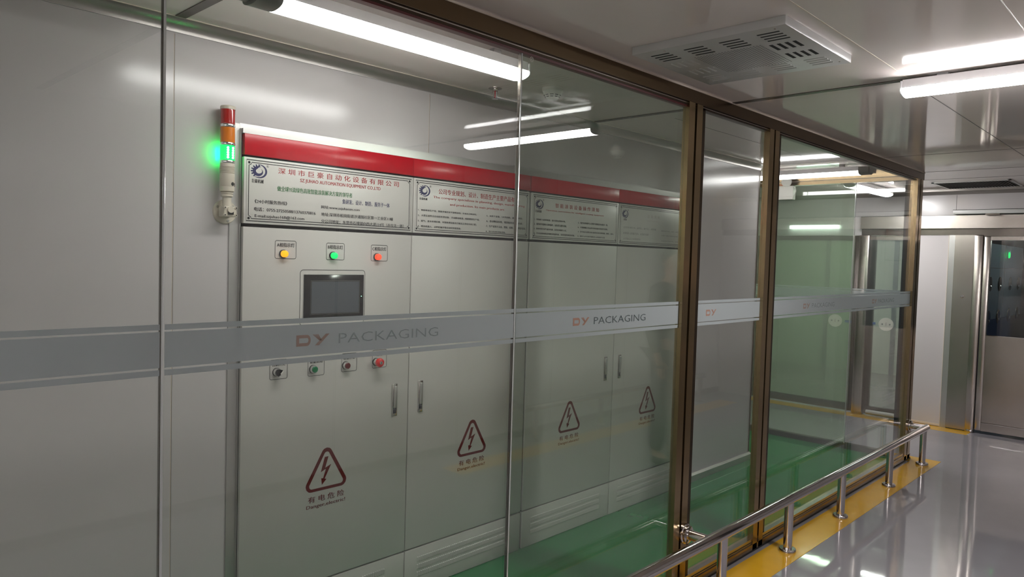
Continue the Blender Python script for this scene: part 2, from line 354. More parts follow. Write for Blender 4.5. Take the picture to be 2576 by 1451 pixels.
# far wall, seen end-on at the right
b = MB()
T = 0.06
b.box(XF, XF+T, YN, YB, 2.15, H, 'wall')
b.box(XF, XF+T, 1.948, 2.28, 0, 2.15, 'wall'); b.box(XF, XF+T, YN, 0.76, 0, 2.15, 'wall')
b.box(XF, XF+T, 3.99, YB, 0, 2.15, 'wall'); b.box(XF, XF+T, 2.79, 3.99, 1.955, 2.15, 'wall')
b.box(XF, XF+T, 1.72, 1.948, 0, 2.02, 'wall'); b.box(XF, XF+T, 0.76, 2.79, 1.955, 2.15, 'wall')
b.box(XF-0.0015, XF, 1.897, 1.900, 2.16, H-0.05, 'seam')
struct(b, 'wall_right', 'pale panel wall at the far end of the corridor')
b = MB(); b.prism([(XF, H), (XF, H-0.045), (XF-0.02, H-0.04), (XF-0.05, H-0.012), (XF-0.05, H)], 'y', YN, YB, 'cove')
b.box(XF-0.004, XF, 3.985, 4.5, 1.622, 1.660, 'redline'); b.box(XF-0.006, XF, 3.985, 4.5, 1.93, 1.955, 'bronzedk'); b.box(XF-0.006, XF, 3.985, 4.5, 0.99, 1.07, 'steeldk'); b.box(XF-0.008, XF, 4.035, 4.050, 0.02, 1.93, 'steeldk')
struct(b, 'trim_6', 'metal cove above the far wall')
b = MB(); b.box(XF-0.05, XF, YN, 2.79, 2.022, 2.150, 'steel'); b.box(XF-0.052, XF, YN, 2.79, 2.150, 2.154, 'seam')
b.box(XF-0.004, XF, YN, 2.79, 1.955, 2.022, 'steeldk')
struct(b, 'trim_7', 'brushed steel fascia above the far doors')
b = MB(); b.box(XF-0.012, XF, 1.888, 1.945, 0, 1.955, 'alu'); b.box(XF-0.014, XF, 1.943, 1.948, 0, 1.955, 'seal')
b.box(XF-0.008, XF, 1.948, 2.28, 0.008, 0.028, 'seal')
struct(b, 'trim_8', 'thin aluminium edge strip beside the steel door frame')
b = MB(); b.box(XF-0.03, XF, 1.715, 1.888, 0.012, 1.955, 'steel')
struct(b, 'trim_9', 'mirror-like steel jamb left of the air shower door')

# glazed door pair beyond the end partition
def glazed_door(n, y0, y1, gm, label, mid=True):
    b = MB(); f = 0.055
    b.box(XF-0.01, XF+0.03, y0, y0+f, 0.02, 1.95, 'steeldk'); b.box(XF-0.01, XF+0.03, y1-f, y1, 0.02, 1.95, 'steeldk')
    b.box(XF-0.01, XF+0.03, y0+f, y1-f, 0.02, 0.10, 'steeldk'); b.box(XF-0.01, XF+0.03, y0+f, y1-f, 1.90, 1.95, 'steel')
    o = struct(b, 'door_%d' % n, label)
    g = MB(); g.box(XF+0.005, XF+0.015, y0+f, y1-f, 0.10, 1.90, gm); g.build('glass_pane', o)
    s = MB(); cy, cz = ((3.03, 1.003) if n == 1 else (2.50, 1.003))
    s.lathe((XF-0.0005, cy, cz), (-1, 0, 0), [(0, 0.075), (0.001, 0.075)], 'sticker', 32)
    for i in range(len(s.v)): v = s.v[i]; s.v[i] = (v[0]-0.001, v[1], cz+(v[2]-cz)*0.94)
    s.box(XF-0.004, XF-0.003, cy-0.045, cy-0.030, cz-0.008, cz+0.008, 'tpblk'); s.box(XF-0.004, XF-0.003, cy+0.030, cy+0.045, cz-0.008, cz+0.008, 'tpblk')
    s.box(XF-0.004, XF-0.003, cy-0.004, cy+0.004, cz-0.015, cz+0.02, 'tpred')
    st = s.build('oval_sticker', o); 
    q = MB(); dy = -0.15 if n == 1 else 0.15
    q.box(XF-0.002, XF-0.001, cy+dy-0.045, cy+dy+0.045, cz-0.012, cz+0.014, 'bluestick'); q.build('blue_sticker', o)
    return o
glazed_door(1, 2.80, 3.98, 'g_door', 'green glass door leaf with oval sticker in dark steel frame')
glazed_door(2, 2.28, 2.69, 'g_leaf', 'clear glass door leaf with oval sticker beside the far white panel')
b = MB(); b.box(XF-0.06, XF+0.05, 2.69, 2.80, 0, 1.955, 'steel', 0.012)
struct(b, 'trim_10', 'rounded steel jamb between the two glass door leaves')
b = MB(); b.box(11.9, 11.96, 2.0, YB, 0, H, 'room')
for y in (2.5, 2.9, 3.4, 3.9, 4.4): b.box(11.86, 11.9, y, y+0.06, 0, H, 'shower')
struct(b, 'wall_room', 'dim greenish wall of the room behind the glass doors')
b = MB(); b.box(XF+0.06, X1, 1.74, 1.80, 0, H, 'room'); struct(b, 'wall_partition', 'partition between far room and air shower')

# ------------------------------------------------------------------ bronze frame of the glass partition
b = MB()
b.box(X0, XE+0.10, YG, YG+0.055, 2.345, H, 'bronzerail'); b.box(X0, XE+0.10, YG-0.004, YG+0.004, H-0.006, H, 'seal')
b.box(X0, XE+0.10, YG+0.012, YG+0.045, 2.330, 2.345, 'bronzedk'); b.box(X0, XE+0.10, YG+0.010, YG+0.013, 2.338, 2.342, 'steel')
b.box(X0, 3.01, YG+0.014, YG+0.040, 2.322, 2.330, 'maroon')
struct(b, 'trim_11', 'bronze head rail of the glass partition')
b = MB()
b.box(X0, XE+0.10, YG, YG+0.05, 0, 0.040, 'bronze'); b.box(X0, XE+0.10, YG-0.002, YG, 0, 0.008, 'black')
b.box(X0, XE+0.10, YG+0.006, YG+0.046, 0.040, 0.070, 'steel'); b.box(X0, XE+0.10, YG+0.004, YG+0.006, 0.050, 0.053, 'black')
struct(b, 'trim_12', 'bronze and steel floor rail of the glass partition')
def column(n, x, label):
    b = MB(); D = 0.034
    b.box(x, x+0.052, YG, YG+D, 0.0, 2.346, 'bronze'); b.box(x+0.052, x+0.070, YG+0.018, YG+D-0.004, 0, 2.346, 'black')
    b.box(x+0.070, x+0.122, YG, YG+D, 0.0, 2.346, 'bronze'); b.box(x+0.122, x+0.168, YG+0.012, YG+D-0.005, 0, 2.346, 'bronzedk')
    struct(b, 'trim_%d' % n, label)
column(13, 3.008, 'bronze post between the long glass wall and the narrow pane')
column(14, 3.858, 'bronze post right of the narrow glass pane')
b = MB()
b.box(6.628, 6.690, YG, YG+0.055, 0, 2.346, 'bronze'); b.box(6.690, 6.712, YG+0.02, YG+0.11, 0, 2.346, 'black')
b.box(6.712, 6.775, YG, YG+0.055, 0, 2.346, 'bronze'); b.box(6.712, 6.775, YG+0.055, YG+0.115, 0, 2.346, 'bronze'); b.box(6.775, 6.800, YG+0.01, YG+0.11, 0, 2.346, 'bronzedk')
b.box(6.628, 6.690, YG+0.055, YG+0.075, 0, 2.346, 'bronzedk')
struct(b, 'trim_15', 'bronze corner post of the glass room')
b = MB(); b.box(XE-0.02, XE+0.04, YG+0.115, 4.4, 0, 0.045, 'steeldk'); struct(b, 'trim_16', 'dark floor rail of the end glass partition')
b = MB(); b.box(XE-0.03, XE+0.04, YG+0.055, 4.4, 2.340, H, 'bronze'); b.box(XE-0.035, XE-0.03, YG+0.055, 4.4, 2.370, 2.376, 'seal')
struct(b, 'trim_17', 'bronze head rail of the end glass partition')

# ------------------------------------------------------------------ glass panes with frosted bands and printed lettering
ZB = [(1.4045, 1.4180), (1.3140, 1.4000), (1.2950, 1.3090)]
def logo_d(put, s):       # D with rounded right side, then slanted Y made of stripes
    def arc(x, r, z0, z1): return [(x+r*math.sin(PI*i/12)*0.9, (z0+z1)/2+(z1-z0)/2*math.cos(PI*i/12)) for i in range(13)]
    o = [(0, s)]+arc(1.05*s, 0.42*s, 0, s)+[(0, 0)]
    i = [(0.28*s, 0.72*s)]+arc(1.05*s, 0.16*s, 0.28*s, 0.72*s)+[(0.28*s, 0.28*s)]
    put('band', o, i)
    x = 1.60*s
    for k in range(4):
        a = x+0.16*s*k; put('poly', [(a, s), (a+0.11*s, s), (a+0.80*s-0.10*s*k, 0.42*s-0.0*k), (a+0.69*s-0.10*s*k, 0.42*s)], None)
    put('poly', [(x+1.75*s, s), (x+1.35*s, s), (x+0.25*s, 0), (x+0.68*s, 0)], None)
def pane(n, x0, x1, gm, label, logos=(), z0=0.066, z1=2.334, faded=False):
    b = MB(); b.box(x0, x1, YG+0.020, YG+0.030, z0, z1, gm)
    o = struct(b, 'window_%d' % n, label, 'glass pane')
    f = MB()
    for a, c in ZB: f.box(x0+0.002, x1-0.002, YG+0.0170, YG+0.0185, a, c, 'film')
    fb = f.build('frosted_band', o)
    for lx in logos:
        t = MB(); h = 0.031; z = 1.3405
        def put(kind, a, c, t=t, lx=lx, z=z):
            A = [(lx+p[0], z+p[1]) for p in a]
            if kind == 'band': t.band(A, [(lx+p[0], z+p[1]) for p in c], YG+0.0162, 'logo_of' if faded else 'logo_o')
            else: t.flat(A, YG+0.0162, 'logo_of' if faded else 'logo_o')
        logo_d(put, h); t.build('logo_mark', fb); t = MB()
        if lx+0.14 < x1 and lx != 3.263:
            put_text(t, 'PACKAGING', lx+0.134, min(lx+0.506, x1-0.01), z+0.001, h*0.93, YG+0.0162, 'logo_f' if faded else 'logo_g', -0.008)
        if t.v: t.build('lettering', fb)
    return o
pane(1, X0, 0.6735, 'g_clear', 'nearest glass pane at the left edge of the view')
pane(2, 0.6812, 1.8905, 'g_clear', 'glass pane in front of the touch screen cabinet', (1.030,), faded=True)
pane(3, 1.8982, 3.008, 'g_tint', 'greenish glass pane left of the first bronze post', (2.225,))
pane(4, 3.176, 3.858, 'g_clear', 'narrow glass pane between the two bronze posts', (3.263,))
pane(5, 4.026, 6.628, 'g_mid', 'wide glass pane between the second post and the corner post', (4.45, 5.70), faded=True)
for n, x in ((18, 0.678), (19, 1.895)):
    b = MB(); b.box(x-0.0030, x+0.0030, YG+0.017, YG+0.033, 0.066, 2.334, 'edge', 0.001); b.box(x-0.0042, x-0.0030, YG+0.019, YG+0.031, 0.066, 2.334, 'steeldk')
    struct(b, 'trim_%d' % n, 'polished glass joint strip')
def end_pane(n, y0, y1, gm, label):
    b = MB(); b.box(XE, XE+0.010, y0, y1, 0.044, 2.341, gm); o = struct(b, 'window_%d' % n, label, 'glass pane')
    f = MB()
    for a, c in ZB: f.box(XE+0.0115, XE+0.0130, y0+0.002, y1-0.002, a, c, 'film')
    f.build('frosted_band', o)
end_pane(6, YG+0.115, 2.285, 'g_mid', 'end partition pane next to the corner post')
end_pane(7, 2.295, 4.35, 'g_green', 'deep green end partition pane')
b = MB(); b.box(XE-0.002, XE+0.013, 2.286, 2.294, 0.044, 2.341, 'edge'); struct(b, 'trim_20', 'glass joint strip of the end partition')

b = MB(); n = 24
b.ring([(1.947+0.0085*math.cos(-2*PI*k/n), 2.312+0.0085*math.sin(-2*PI*k/n)) for k in range(n)], 0.0012, YG+0.0195, 'sticker')
put_text(b, 'C', 1.944, 1.951, 2.308, 0.008, YG+0.0195, 'sticker')
o = b.build('safety_mark', [w_ for w_ in COL.objects if w_.name == 'window_3'][0])

# ------------------------------------------------------------------ control cabinets
SIGN = [
(0,'深 圳 市 巨 豪 自 动 化 设 备 有 限 公 司','red',1.440,2.028,1.9035,0.0240),
(0,'SZ JUHAO AUTOMATION EQUIPMENT CO.,LTD','red',1.536,1.929,1.8760,0.0180),
(0,'做全球YI流绿色高效智能涂装解决方案的领导者','grn',1.437,1.783,1.8360,0.0200),
(0,'集研发、设计、制造、服务于一体','navy',1.735,1.980,1.8070,0.0200),
(0,'《24小时服务热线》','blk',1.344,1.480,1.7820,0.0150),
(0,'电话：0755-27250588/13760370816','blk',1.342,1.608,1.7520,0.0150),
(0,'E-mail:szjuhao168@163.com','blk',1.345,1.557,1.7250,0.0150),
(0,'网址:www.szjuhaozn.com','blk',1.634,1.822,1.7790,0.0150),
(0,'地址:深圳市松岗街道沙浦围社区第一工业区11幢','blk',1.635,2.000,1.7500,0.0150),
(0,'分公司地址：东莞市石排镇向西大道114号（赤坎北一路）','blk',1.635,2.061,1.7220,0.0150),
(0,'巨豪机械','blk',1.332,1.379,1.8595,0.0150),
(1,'公司专业规划、设计、制造生产主要产品有','red',2.264,2.785,1.8915,0.0260),
(1,'The company specializes in planning, design, manufacturing','red',2.232,2.865,1.8675,0.0140),
(1,'and production. Its main products are','red',2.337,2.710,1.8395,0.0140),
(1,'1、智能喷涂生产线、智能多轴往复平面喷涂线、手动无尘喷涂线；','blk',2.143,2.515,1.8055,0.0090),
(1,'2、大型五金件全自动前处理设备、手动静电喷漆、喷粉整套生产线；','blk',2.142,2.535,1.7800,0.0100),
(1,'3、废气、废水处理系统、环保处理设备及万级无尘净化车间工程；','blk',2.142,2.516,1.7550,0.0100),
(1,'4、喷涂机器人、点焊机械手等自动化智能装备；','blk',2.142,2.413,1.7300,0.0100),
(1,'5、IR烘干设备、UV光固机、面包式烤箱；','blk',2.584,2.852,1.8040,0.0100),
(1,'6、自动物流系统、组装配套及周边机械；','blk',2.584,2.853,1.7765,0.0120),
(1,'7、生产适用于五金、塑胶、硅胶、木器喷涂设备；','blk',2.583,2.878,1.7510,0.0120),
(1,'8、其它自动化非标设备。','blk',2.582,2.725,1.7260,0.0090),
(1,'巨豪机械','blk',2.151,2.196,1.8570,0.0110),
(2,'智 能 涂 装 设 备 操 作 须 知','red',3.117,3.517,1.8870,0.0240),
(2,'Operation instructions for intelligent coating equipment','red',3.038,3.567,1.8625,0.0100),
(2,'1、设备属于运转的机器，请注意保证现场环境。','blk',2.944,3.209,1.8085,0.0100),
(2,'2、操作时不能两人同时操作，以免发生意外事故。','blk',2.944,3.221,1.7820,0.0120),
(2,'3、换枪时要关闭气源及电源，以免伤到操作人员。','blk',2.943,3.220,1.7580,0.0100),
(2,'4、不可以用有机溶剂擦拭机器表面，尤其是静电喷涂设备。','blk',2.943,3.296,1.7330,0.0100),
(2,'5、电控系统须要专人管理不能随意改动程序一致。','blk',3.324,3.611,1.8085,0.0110),
(2,'6、不能触碰正在运转中的设备以免发生危险。','blk',3.322,3.612,1.7835,0.0100),
(2,'7、非专业人员禁止私自拆装设备控制线路。触电、着火。','blk',3.324,3.674,1.7585,0.0090),
(2,'8、操作人员不得穿拖鞋进入设备操作位置','blk',3.322,3.584,1.7335,0.0080),
(2,'巨豪机械','blk',2.953,3.001,1.8510,0.0140),
(3,'企 业 文 化','pred',4.036,4.186,1.8850,0.0200),
(3,'Corporate culture','pred',4.023,4.184,1.8620,0.0060),
(3,'企业宗旨:诚信为本、品质至上、客户至上、共同发展','pblk',3.775,4.143,1.8060,0.0120),
(3,'经营理念:以质量求生存、以信誉求发展','pblk',3.774,4.057,1.7685,0.0140),
(3,'人才观:以人为本用其所长','pblk',3.776,3.967,1.7345,0.0130),
(3,'服务方针:专业、高效、诚信','pblk',4.207,4.421,1.8030,0.0090),
(3,'为客户提供优质的设备','pblk',4.209,4.415,1.7730,0.0080),
(3,'环境方针:节能环保、持续改进','pblk',4.211,4.454,1.7370,0.0080),
(3,'巨豪机械','blk',3.772,3.806,1.8540,0.0110),
]
TK = {'red': 'tred', 'grn': 'tgrn', 'navy': 'tnavy', 'blk': 'tblk', 'pblk': 'tpblk', 'pred': 'tpred'}
def emblem(b, cx, cz, r, y, key):
    """gear-toothed swirl with an outer crescent"""
    def P(a, q, ox=0, oz=0): a = math.radians(a); return (cx+ox+q*r*math.cos(a)*1.12, cz+oz+q*r*math.sin(a)*0.92)
    n = 46; o = []; i = []
    for k in range(n+1):
        t = k/n; a = 62+t*380; ro = 0.74 if t < 0.55 else 0.74-0.34*((t-0.55)/0.45)
        ri = 0.36-0.04*t if t < 0.6 else 0.34+0.06*((t-0.6)/0.4)-0.02
        if t < 0.12: ri = 0.74-(0.74-0.36)*(t/0.12)
        if t > 0.9: ri = ro-(ro-ri)*((1-t)/0.1)
        o.append(P(a, ro, -0.10*r)); i.append(P(a, ri, -0.10*r+0.12*r*(t > .3)*min(1, (t-.3)*2)))
    for k in range(n): b.flat([o[k], o[k+1], i[k+1], i[k]][::-1], y, key)
    o = []; i = []
    for k in range(n+1):
        t = k/n; a = 105-t*235; th = 0.26*math.sin(PI*min(1, max(0, t)))**0.8
        o.append(P(a, 1.0, 0.02*r)); i.append(P(a, 1.0-th, 0.02*r))
    for k in range(n): b.flat([o[k], o[k+1], i[k+1], i[k]], y, key)
    for a in range(86, 232, 24):
        c = P(a, 0.70, -0.10*r); d = P(a, 1.0, -0.10*r); v = Vector((d[0]-c[0], d[1]-c[1])).normalized(); q = Vector((-v.y, v.x))*r*0.085
        b.flat([(c[0]-q.x*1.3, c[1]-q.y*1.3), (d[0]-q.x, d[1]-q.y), (d[0]+q.x, d[1]+q.y), (c[0]+q.x*1.3, c[1]+q.y*1.3)][::-1], y, key)
def sign_board(parent, idx, x0, x1, logo):
    z0, z1 = 1.703, 1.955; yf = YC-0.003
    b = MB(); b.box(x0, x1, yf, YC+0.016, z0, z1, 'board', 0.0012); o = b.build('sign_board', parent)
    f = MB(); e = 0.010
    f.ring([(x0+e, z0+e), (x1-e, z0+e), (x1-e, z1-e), (x0+e, z1-e)][::-1], 0.0034, yf-0.0004, 'tblk')
    e = 0.019; c = 0.011; pts = []
    for sx, sz in ((1, 1), (1, -1), (-1, -1), (-1, 1)):
        X = x1-e if sx > 0 else x0+e; Z = z1-e if sz > 0 else z0+e
        q = [(X-sx*c, Z), (X-sx*c*0.9, Z-sz*c*0.5), (X-sx*c*0.45, Z-sz*c*0.85), (X, Z-sz*c)]
        pts += q if sx*sz > 0 else q[::-1]
        f.lathe((X-sx*0.001, yf-0.0002, Z-sz*0.001), (0, -1, 0), [(0, 0.0050), (0.0004, 0.0050)], 'tblk', 12)
    f.ring(pts, 0.0028, yf-0.0004, 'tblk')
    f.build('printed_border', o)
    t = MB()
    for s, body, m, a, c2, z, h in SIGN:
        if s == idx: put_text(t, body, a, c2, z, h, yf-0.0005, TK[m])
    t.build('lettering', o)
    g = MB(); lx, lz, lr, rx, rz = logo
    emblem(g, lx, lz, lr, yf-0.0005, 'tnavy'); g.build('emblem', o)
    g = MB(); n = 20
    g.ring([(rx+0.0052*math.cos(-2*PI*k/n), rz+0.0046*math.sin(-2*PI*k/n)) for k in range(n)], 0.0009, yf-0.0005, 'tblk')
    put_text(g, 'R', rx-0.0019, rx+0.0022, rz-0.0025, 0.005, yf-0.0005, 'tblk'); g.build('trademark_sign', o)
    return o
def warning_sign(door, cx):
    z0, z1 = 0.597, 0.772; hw = 0.096; b = MB(); y = YC-0.0006
    def tri(hw, zt, zb, r, n=6):
        V = [Vector((cx, zt)), Vector((cx+hw, zb)), Vector((cx-hw, zb))]; out = []
        for i in range(3):
            p = V[i]; a = (V[i-1]-p).normalized(); c = (V[(i+1) % 3]-p).normalized()
            ang = a.angle(c); d = r/math.tan(ang/2); cen = p+(a+c).normalized()*(r/math.sin(ang/2))
            s = p+a*d-cen; e = p+c*d-cen
            for k in range(n+1):
                t = k/n; v = s.lerp(e, t).normalized()*r; out.append(tuple(cen+v))
        return out
    o = tri(hw*1.22, z1+0.030, z0, 0.026); i = tri(hw*1.22-0.026, z1+0.030-0.030, z0+0.0125, 0.013)
    b.band(o, i, y, 'warn')
    Z = lambda t: z0+0.022+t*0.118
    bolt = [(0.008, 1.0), (-0.010, 1.0), (-0.028, 0.47), (-0.004, 0.56), (-0.016, 0.235), (-0.0255, 0.25), (-0.022, 0.0), (0.000, 0.19), (-0.009, 0.21), (0.022, 0.70), (-0.007, 0.60)]
    bolt = [(cx+p[0], Z(p[1])) for p in bolt]
    b.add([(p[0], y, p[1]) for p in bolt], [(0, 1, 2, 10), (10, 2, 3), (10, 3, 9), (9, 3, 4, 8), (4, 5, 6, 7, 8)], 'warn')
    put_text(b, '有 电 危 险', cx-0.086, cx+0.088, 0.552, 0.027, y, 'warn')
    put_text(b, 'Danger,electric!', cx-0.094, cx+0.094, 0.524, 0.019, y, 'warn')
    b.build('warning_print', door)
def door_handle(door, cx):
    b = MB(); y = YC; z0, z1 = 0.862, 1.010; w_ = 0.0145
    b.box(cx-w_, cx+w_, y-0.004, y, z0, z1, 'chrome', 0.0015)
    b.box(cx-w_+0.005, cx+w_-0.005, y-0.0045, y-0.0035, z0+0.012, z0+0.040, 'dullgrey')
    b.box(cx-0.008, cx+0.008, y-0.013, y-0.004, z0+0.038, z1-0.008, 'alu', 0.004)
    b.lathe((cx, y-0.004, z0+0.026), (0, -1, 0), [(0, 0.007), (0.004, 0.007), (0.005, 0.005)], 'dullgrey', 16)
    b.lathe((cx, y-0.004, z0+0.010), (0, -1, 0), [(0, 0.004), (0.003, 0.003)], 'silver', 12)
    b.build('door_handle', door)
def plinth(parent, x0, x1, vx0, vx1):
    b = MB(); b.box(x0, x1, YC+0.001, YC+0.02, 0.004, 0.206, 'cab', 0.001); o = b.build('plinth', parent)
    v = MB(); n = 52; p = (vx1-vx0)/n
    for r, zt in enumerate((0.163, 0.127, 0.091)):
        for k in range(n):
            x = vx0+p*(k+0.5)
            v.add([(x-p*0.30, YC+0.001, zt-0.026), (x+p*0.30, YC+0.001, zt-0.026), (x+p*0.30, YC-0.0035, zt-0.023), (x-p*0.30, YC+0.001-0.0005, zt-0.023),
                   (x-p*0.30, YC+0.001-0.0005, zt-0.003), (x+p*0.30, YC-0.0035, zt-0.003), (x-p*0.30, YC+0.001, zt), (x+p*0.30, YC+0.001, zt)],
                  [(0, 1, 2, 3), (3, 2, 5, 4), (4, 5, 7, 6)], 'cab')
            v.add([(x+p*0.31, YC-0.0033, zt-0.023), (x+p*0.31, YC+0.0008, zt-0.023), (x+p*0.31, YC+0.0008, zt-0.003), (x+p*0.31, YC-0.0033, zt-0.003)], [(0, 1, 2, 3)], 'slot')
            v.add([(x+p*0.31, YC+0.0006, zt-0.024), (x+p*0.52, YC+0.0006, zt-0.024), (x+p*0.52, YC+0.0006, zt-0.002), (x+p*0.31, YC+0.0006, zt-0.002)], [(0, 1, 2, 3)], 'slot' if r == 0 else 'cabside')
    v.build('louvre_rows', o)
def cabinet(x0, xm, x1, label, first):
    c = thing('electrical_cabinet', ((x0+x1)/2, YC+0.2, 0), label, 'cabinet', 'electrical cabinets built into the back wall')
    b = MB(); b.box(x0, x1, YC+0.021, YC+0.40, 0.0, 2.043, 'cabside'); b.box(x0+0.001, x1-0.001, YC+0.0205, YC+0.0215, 0.003, 2.04, 'cabdark'); b.build('body', c)
    for a, e in ((x0, xm), (xm, x1)):
        h = MB(); h.box(a+0.001, e-0.001, YC-0.004, YC+0.020, 1.963, 2.043, 'red', 0.002); h.build('header_panel', c)
    doors = []
    for a, e in ((x0+0.001, xm-0.0025), (xm+0.0025, x1-0.002)):
        d = MB(); d.box(a, e, YC, YC+0.020, 0.214, 1.690, 'cab', 0.0015); doors.append(d.build('door', c))
    return c, doors
C1, (D1, D2) = cabinet(1.300, 2.112, 2.908, 'grey electrical cabinet with touch screen, indicator lamps and push buttons', True)
C2, (D3, D4) = cabinet(2.920, 3.720, 4.526, 'grey electrical cabinet with two plain doors left of the bronze post', False)
sign_board(C1, 0, 1.300, 2.110, (1.361, 1.905, 0.0285, 1.395, 1.927))
sign_board(C1, 1, 2.116, 2.903, (2.180, 1.900, 0.0285, 2.213, 1.923))
sign_board(C2, 2, 2.924, 3.716, (2.984, 1.896, 0.0285, 3.016, 1.921))
sign_board(C2, 3, 3.724, 4.520, (3.789, 1.894, 0.0285, 3.82, 1.919))
plinth(C1, 1.302, 2.109, 1.400, 2.000); plinth(C1, 2.115, 2.906, 2.185, 2.795)
plinth(C2, 2.922, 3.717, 2.990, 3.620); plinth(C2, 3.723, 4.524, 3.808, 4.438)
for d, x in ((D1, 1.684), (D2, 2.527), (D3, 3.305), (D4, 4.122)): warning_sign(d, x)
for d, x in ((D1, 2.032), (D2, 2.182), (D3, 3.638), (D4, 3.784)): door_handle(d, x)
# door furniture of the touch screen cabinet
yp = YC-0.0006
def plate(x0, x1, z0, z1, text, tx0, tx1, tz, th):
    b = MB(); b.ring(rrect(x0, x1, z0, z1, 0.007), 0.0018, yp, 'tblk')
    put_text(b, text, tx0, tx1, tz, th, yp, 'tblk'); b.build('printed_label', D1)
plate(1.433, 1.524, 1.571, 1.642, 'A相指示灯', 1.4405, 1.517, 1.6165, 0.017)
plate(1.664, 1.751, 1.570, 1.640, 'B相指示灯', 1.671, 1.744, 1.6150, 0.017)
plate(1.888, 1.976, 1.569, 1.639, 'C相指示灯', 1.895, 1.970, 1.6140, 0.017)
plate(1.418, 1.494, 1.090, 1.168, '控制开关', 1.428, 1.484, 1.142, 0.013)
plate(1.587, 1.663, 1.088, 1.166, '设备启动', 1.595, 1.655, 1.140, 0.013)
plate(1.748, 1.824, 1.091, 1.169, '设备停止', 1.756, 1.816, 1.143, 0.013)
plate(1.907, 1.983, 1.093, 1.172, '急停', 1.928, 1.962, 1.145, 0.013)
def indicator(x, z, key, label):
    b = MB(); b.lathe((x, YC, z), (0, -1, 0), [(0, 0.0165), (0.006, 0.0165), (0.007, 0.015)], 'black', 28)
    b.lathe((x, YC-0.007, z), (0, -1, 0), [(0, 0.0135), (0.012, 0.0135), (0.015, 0.0125), (0.0155, 0.0105)], key, 28)
    o = b.build('indicator_lamp', D1); o['label'] = label
indicator(1.467, 1.590, 'ind_y', 'lit amber indicator lamp'); indicator(1.694, 1.588, 'ind_g', 'lit green indicator lamp'); indicator(1.917, 1.587, 'ind_r', 'lit red indicator lamp')
def button(x, z, key, label):
    b = MB(); b.lathe((x, YC, z), (0, -1, 0), [(0, 0.0175), (0.004, 0.0175)], 'black', 28)
    b.lathe((x, YC-0.004, z), (0, -1, 0), [(0, 0.0165), (0.010, 0.0160), (0.013, 0.0145)], 'silver', 28)
    b.lathe((x, YC-0.016, z), (0, -1, 0), [(0, 0.0125), (0.004, 0.0125), (0.005, 0.0115)], key, 28)
    o = b.build('push_button', D1); o['label'] = label
button(1.610, 1.116, 'btn_g', 'green push button'); button(1.768, 1.118, 'btn_r', 'dark red push button')
b = MB(); x, z = 1.447, 1.119
b.lathe((x, YC, z), (0, -1, 0), [(0, 0.0175), (0.004, 0.0175)], 'black', 28)
b.lathe((x, YC-0.004, z), (0, -1, 0), [(0, 0.0165), (0.010, 0.0160), (0.013, 0.0145)], 'silver', 28)
b.lathe((x, YC-0.016, z), (0, -1, 0), [(0, 0.0130), (0.007, 0.0125)], 'bezel', 28)
q = 0.0030
pts = [(x-0.010, z-0.012), (x-0.006, z-0.014), (x+0.013, z+0.007), (x+0.009, z+0.011)]
b.prism(pts, 'y', YC-0.032, YC-0.022, 'bezel')
b.prism([(x+0.000, z-0.004), (x+0.003, z-0.007), (x+0.0135, z+0.006), (x+0.0105, z+0.0085)], 'y', YC-0.0335, YC-0.032, 'white')
o = b.build('selector_switch', D1); o['label'] = 'black selector switch with white pointer'
b = MB(); x, z = 1.925, 1.120
b.lathe((x, YC, z), (0, -1, 0), [(0, 0.0175), (0.005, 0.0175)], 'black', 28)
b.lathe((x, YC-0.005, z), (0, -1, 0), [(0, 0.0160), (0.012, 0.0150), (0.018, 0.010)], 'silver', 28)
b.lathe((x, YC-0.021, z), (0, -1, 0), [(0, 0.0130), (0.004, 0.0195), (0.012, 0.0205), (0.017, 0.0185), (0.019, 0.015)], 'estop', 32)
b.lathe((x, YC-0.040, z), (0, -1, 0), [(0, 0.0075), (0.002, 0.0070)], 'silver', 20); b.box(x-0.0012, x+0.0012, YC-0.0428, YC-0.042, z-0.004, z+0.004, 'black')
o = b.build('emergency_stop_button', D1); o['label'] = 'red mushroom emergency stop button'
b = MB(); b.ring(rrect(1.545, 1.858, 1.300, 1.527, 0.014), 0.0020, yp, 'tblk'); b.build('printed_label', D1)
b = MB(); b.box(1.561, 1.850, YC-0.006, YC, 1.324, 1.508, 'bezel', 0.002); 
b.box(1.591, 1.828, YC-0.0064, YC-0.005, 1.344, 1.482, 'black')
b.box(1.594, 1.825, YC-0.0068, YC-0.006, 1.347, 1.479, 'screen'); b.box(1.8365, 1.8385, YC-0.0068, YC-0.006, 1.414, 1.416, 'greenled')
b.ring([(1.590, 1.343), (1.590, 1.483), (1.829, 1.483), (1.829, 1.343)], 0.0010, YC-0.0066, 'tpblk')
b.build('touch_screen', D1)

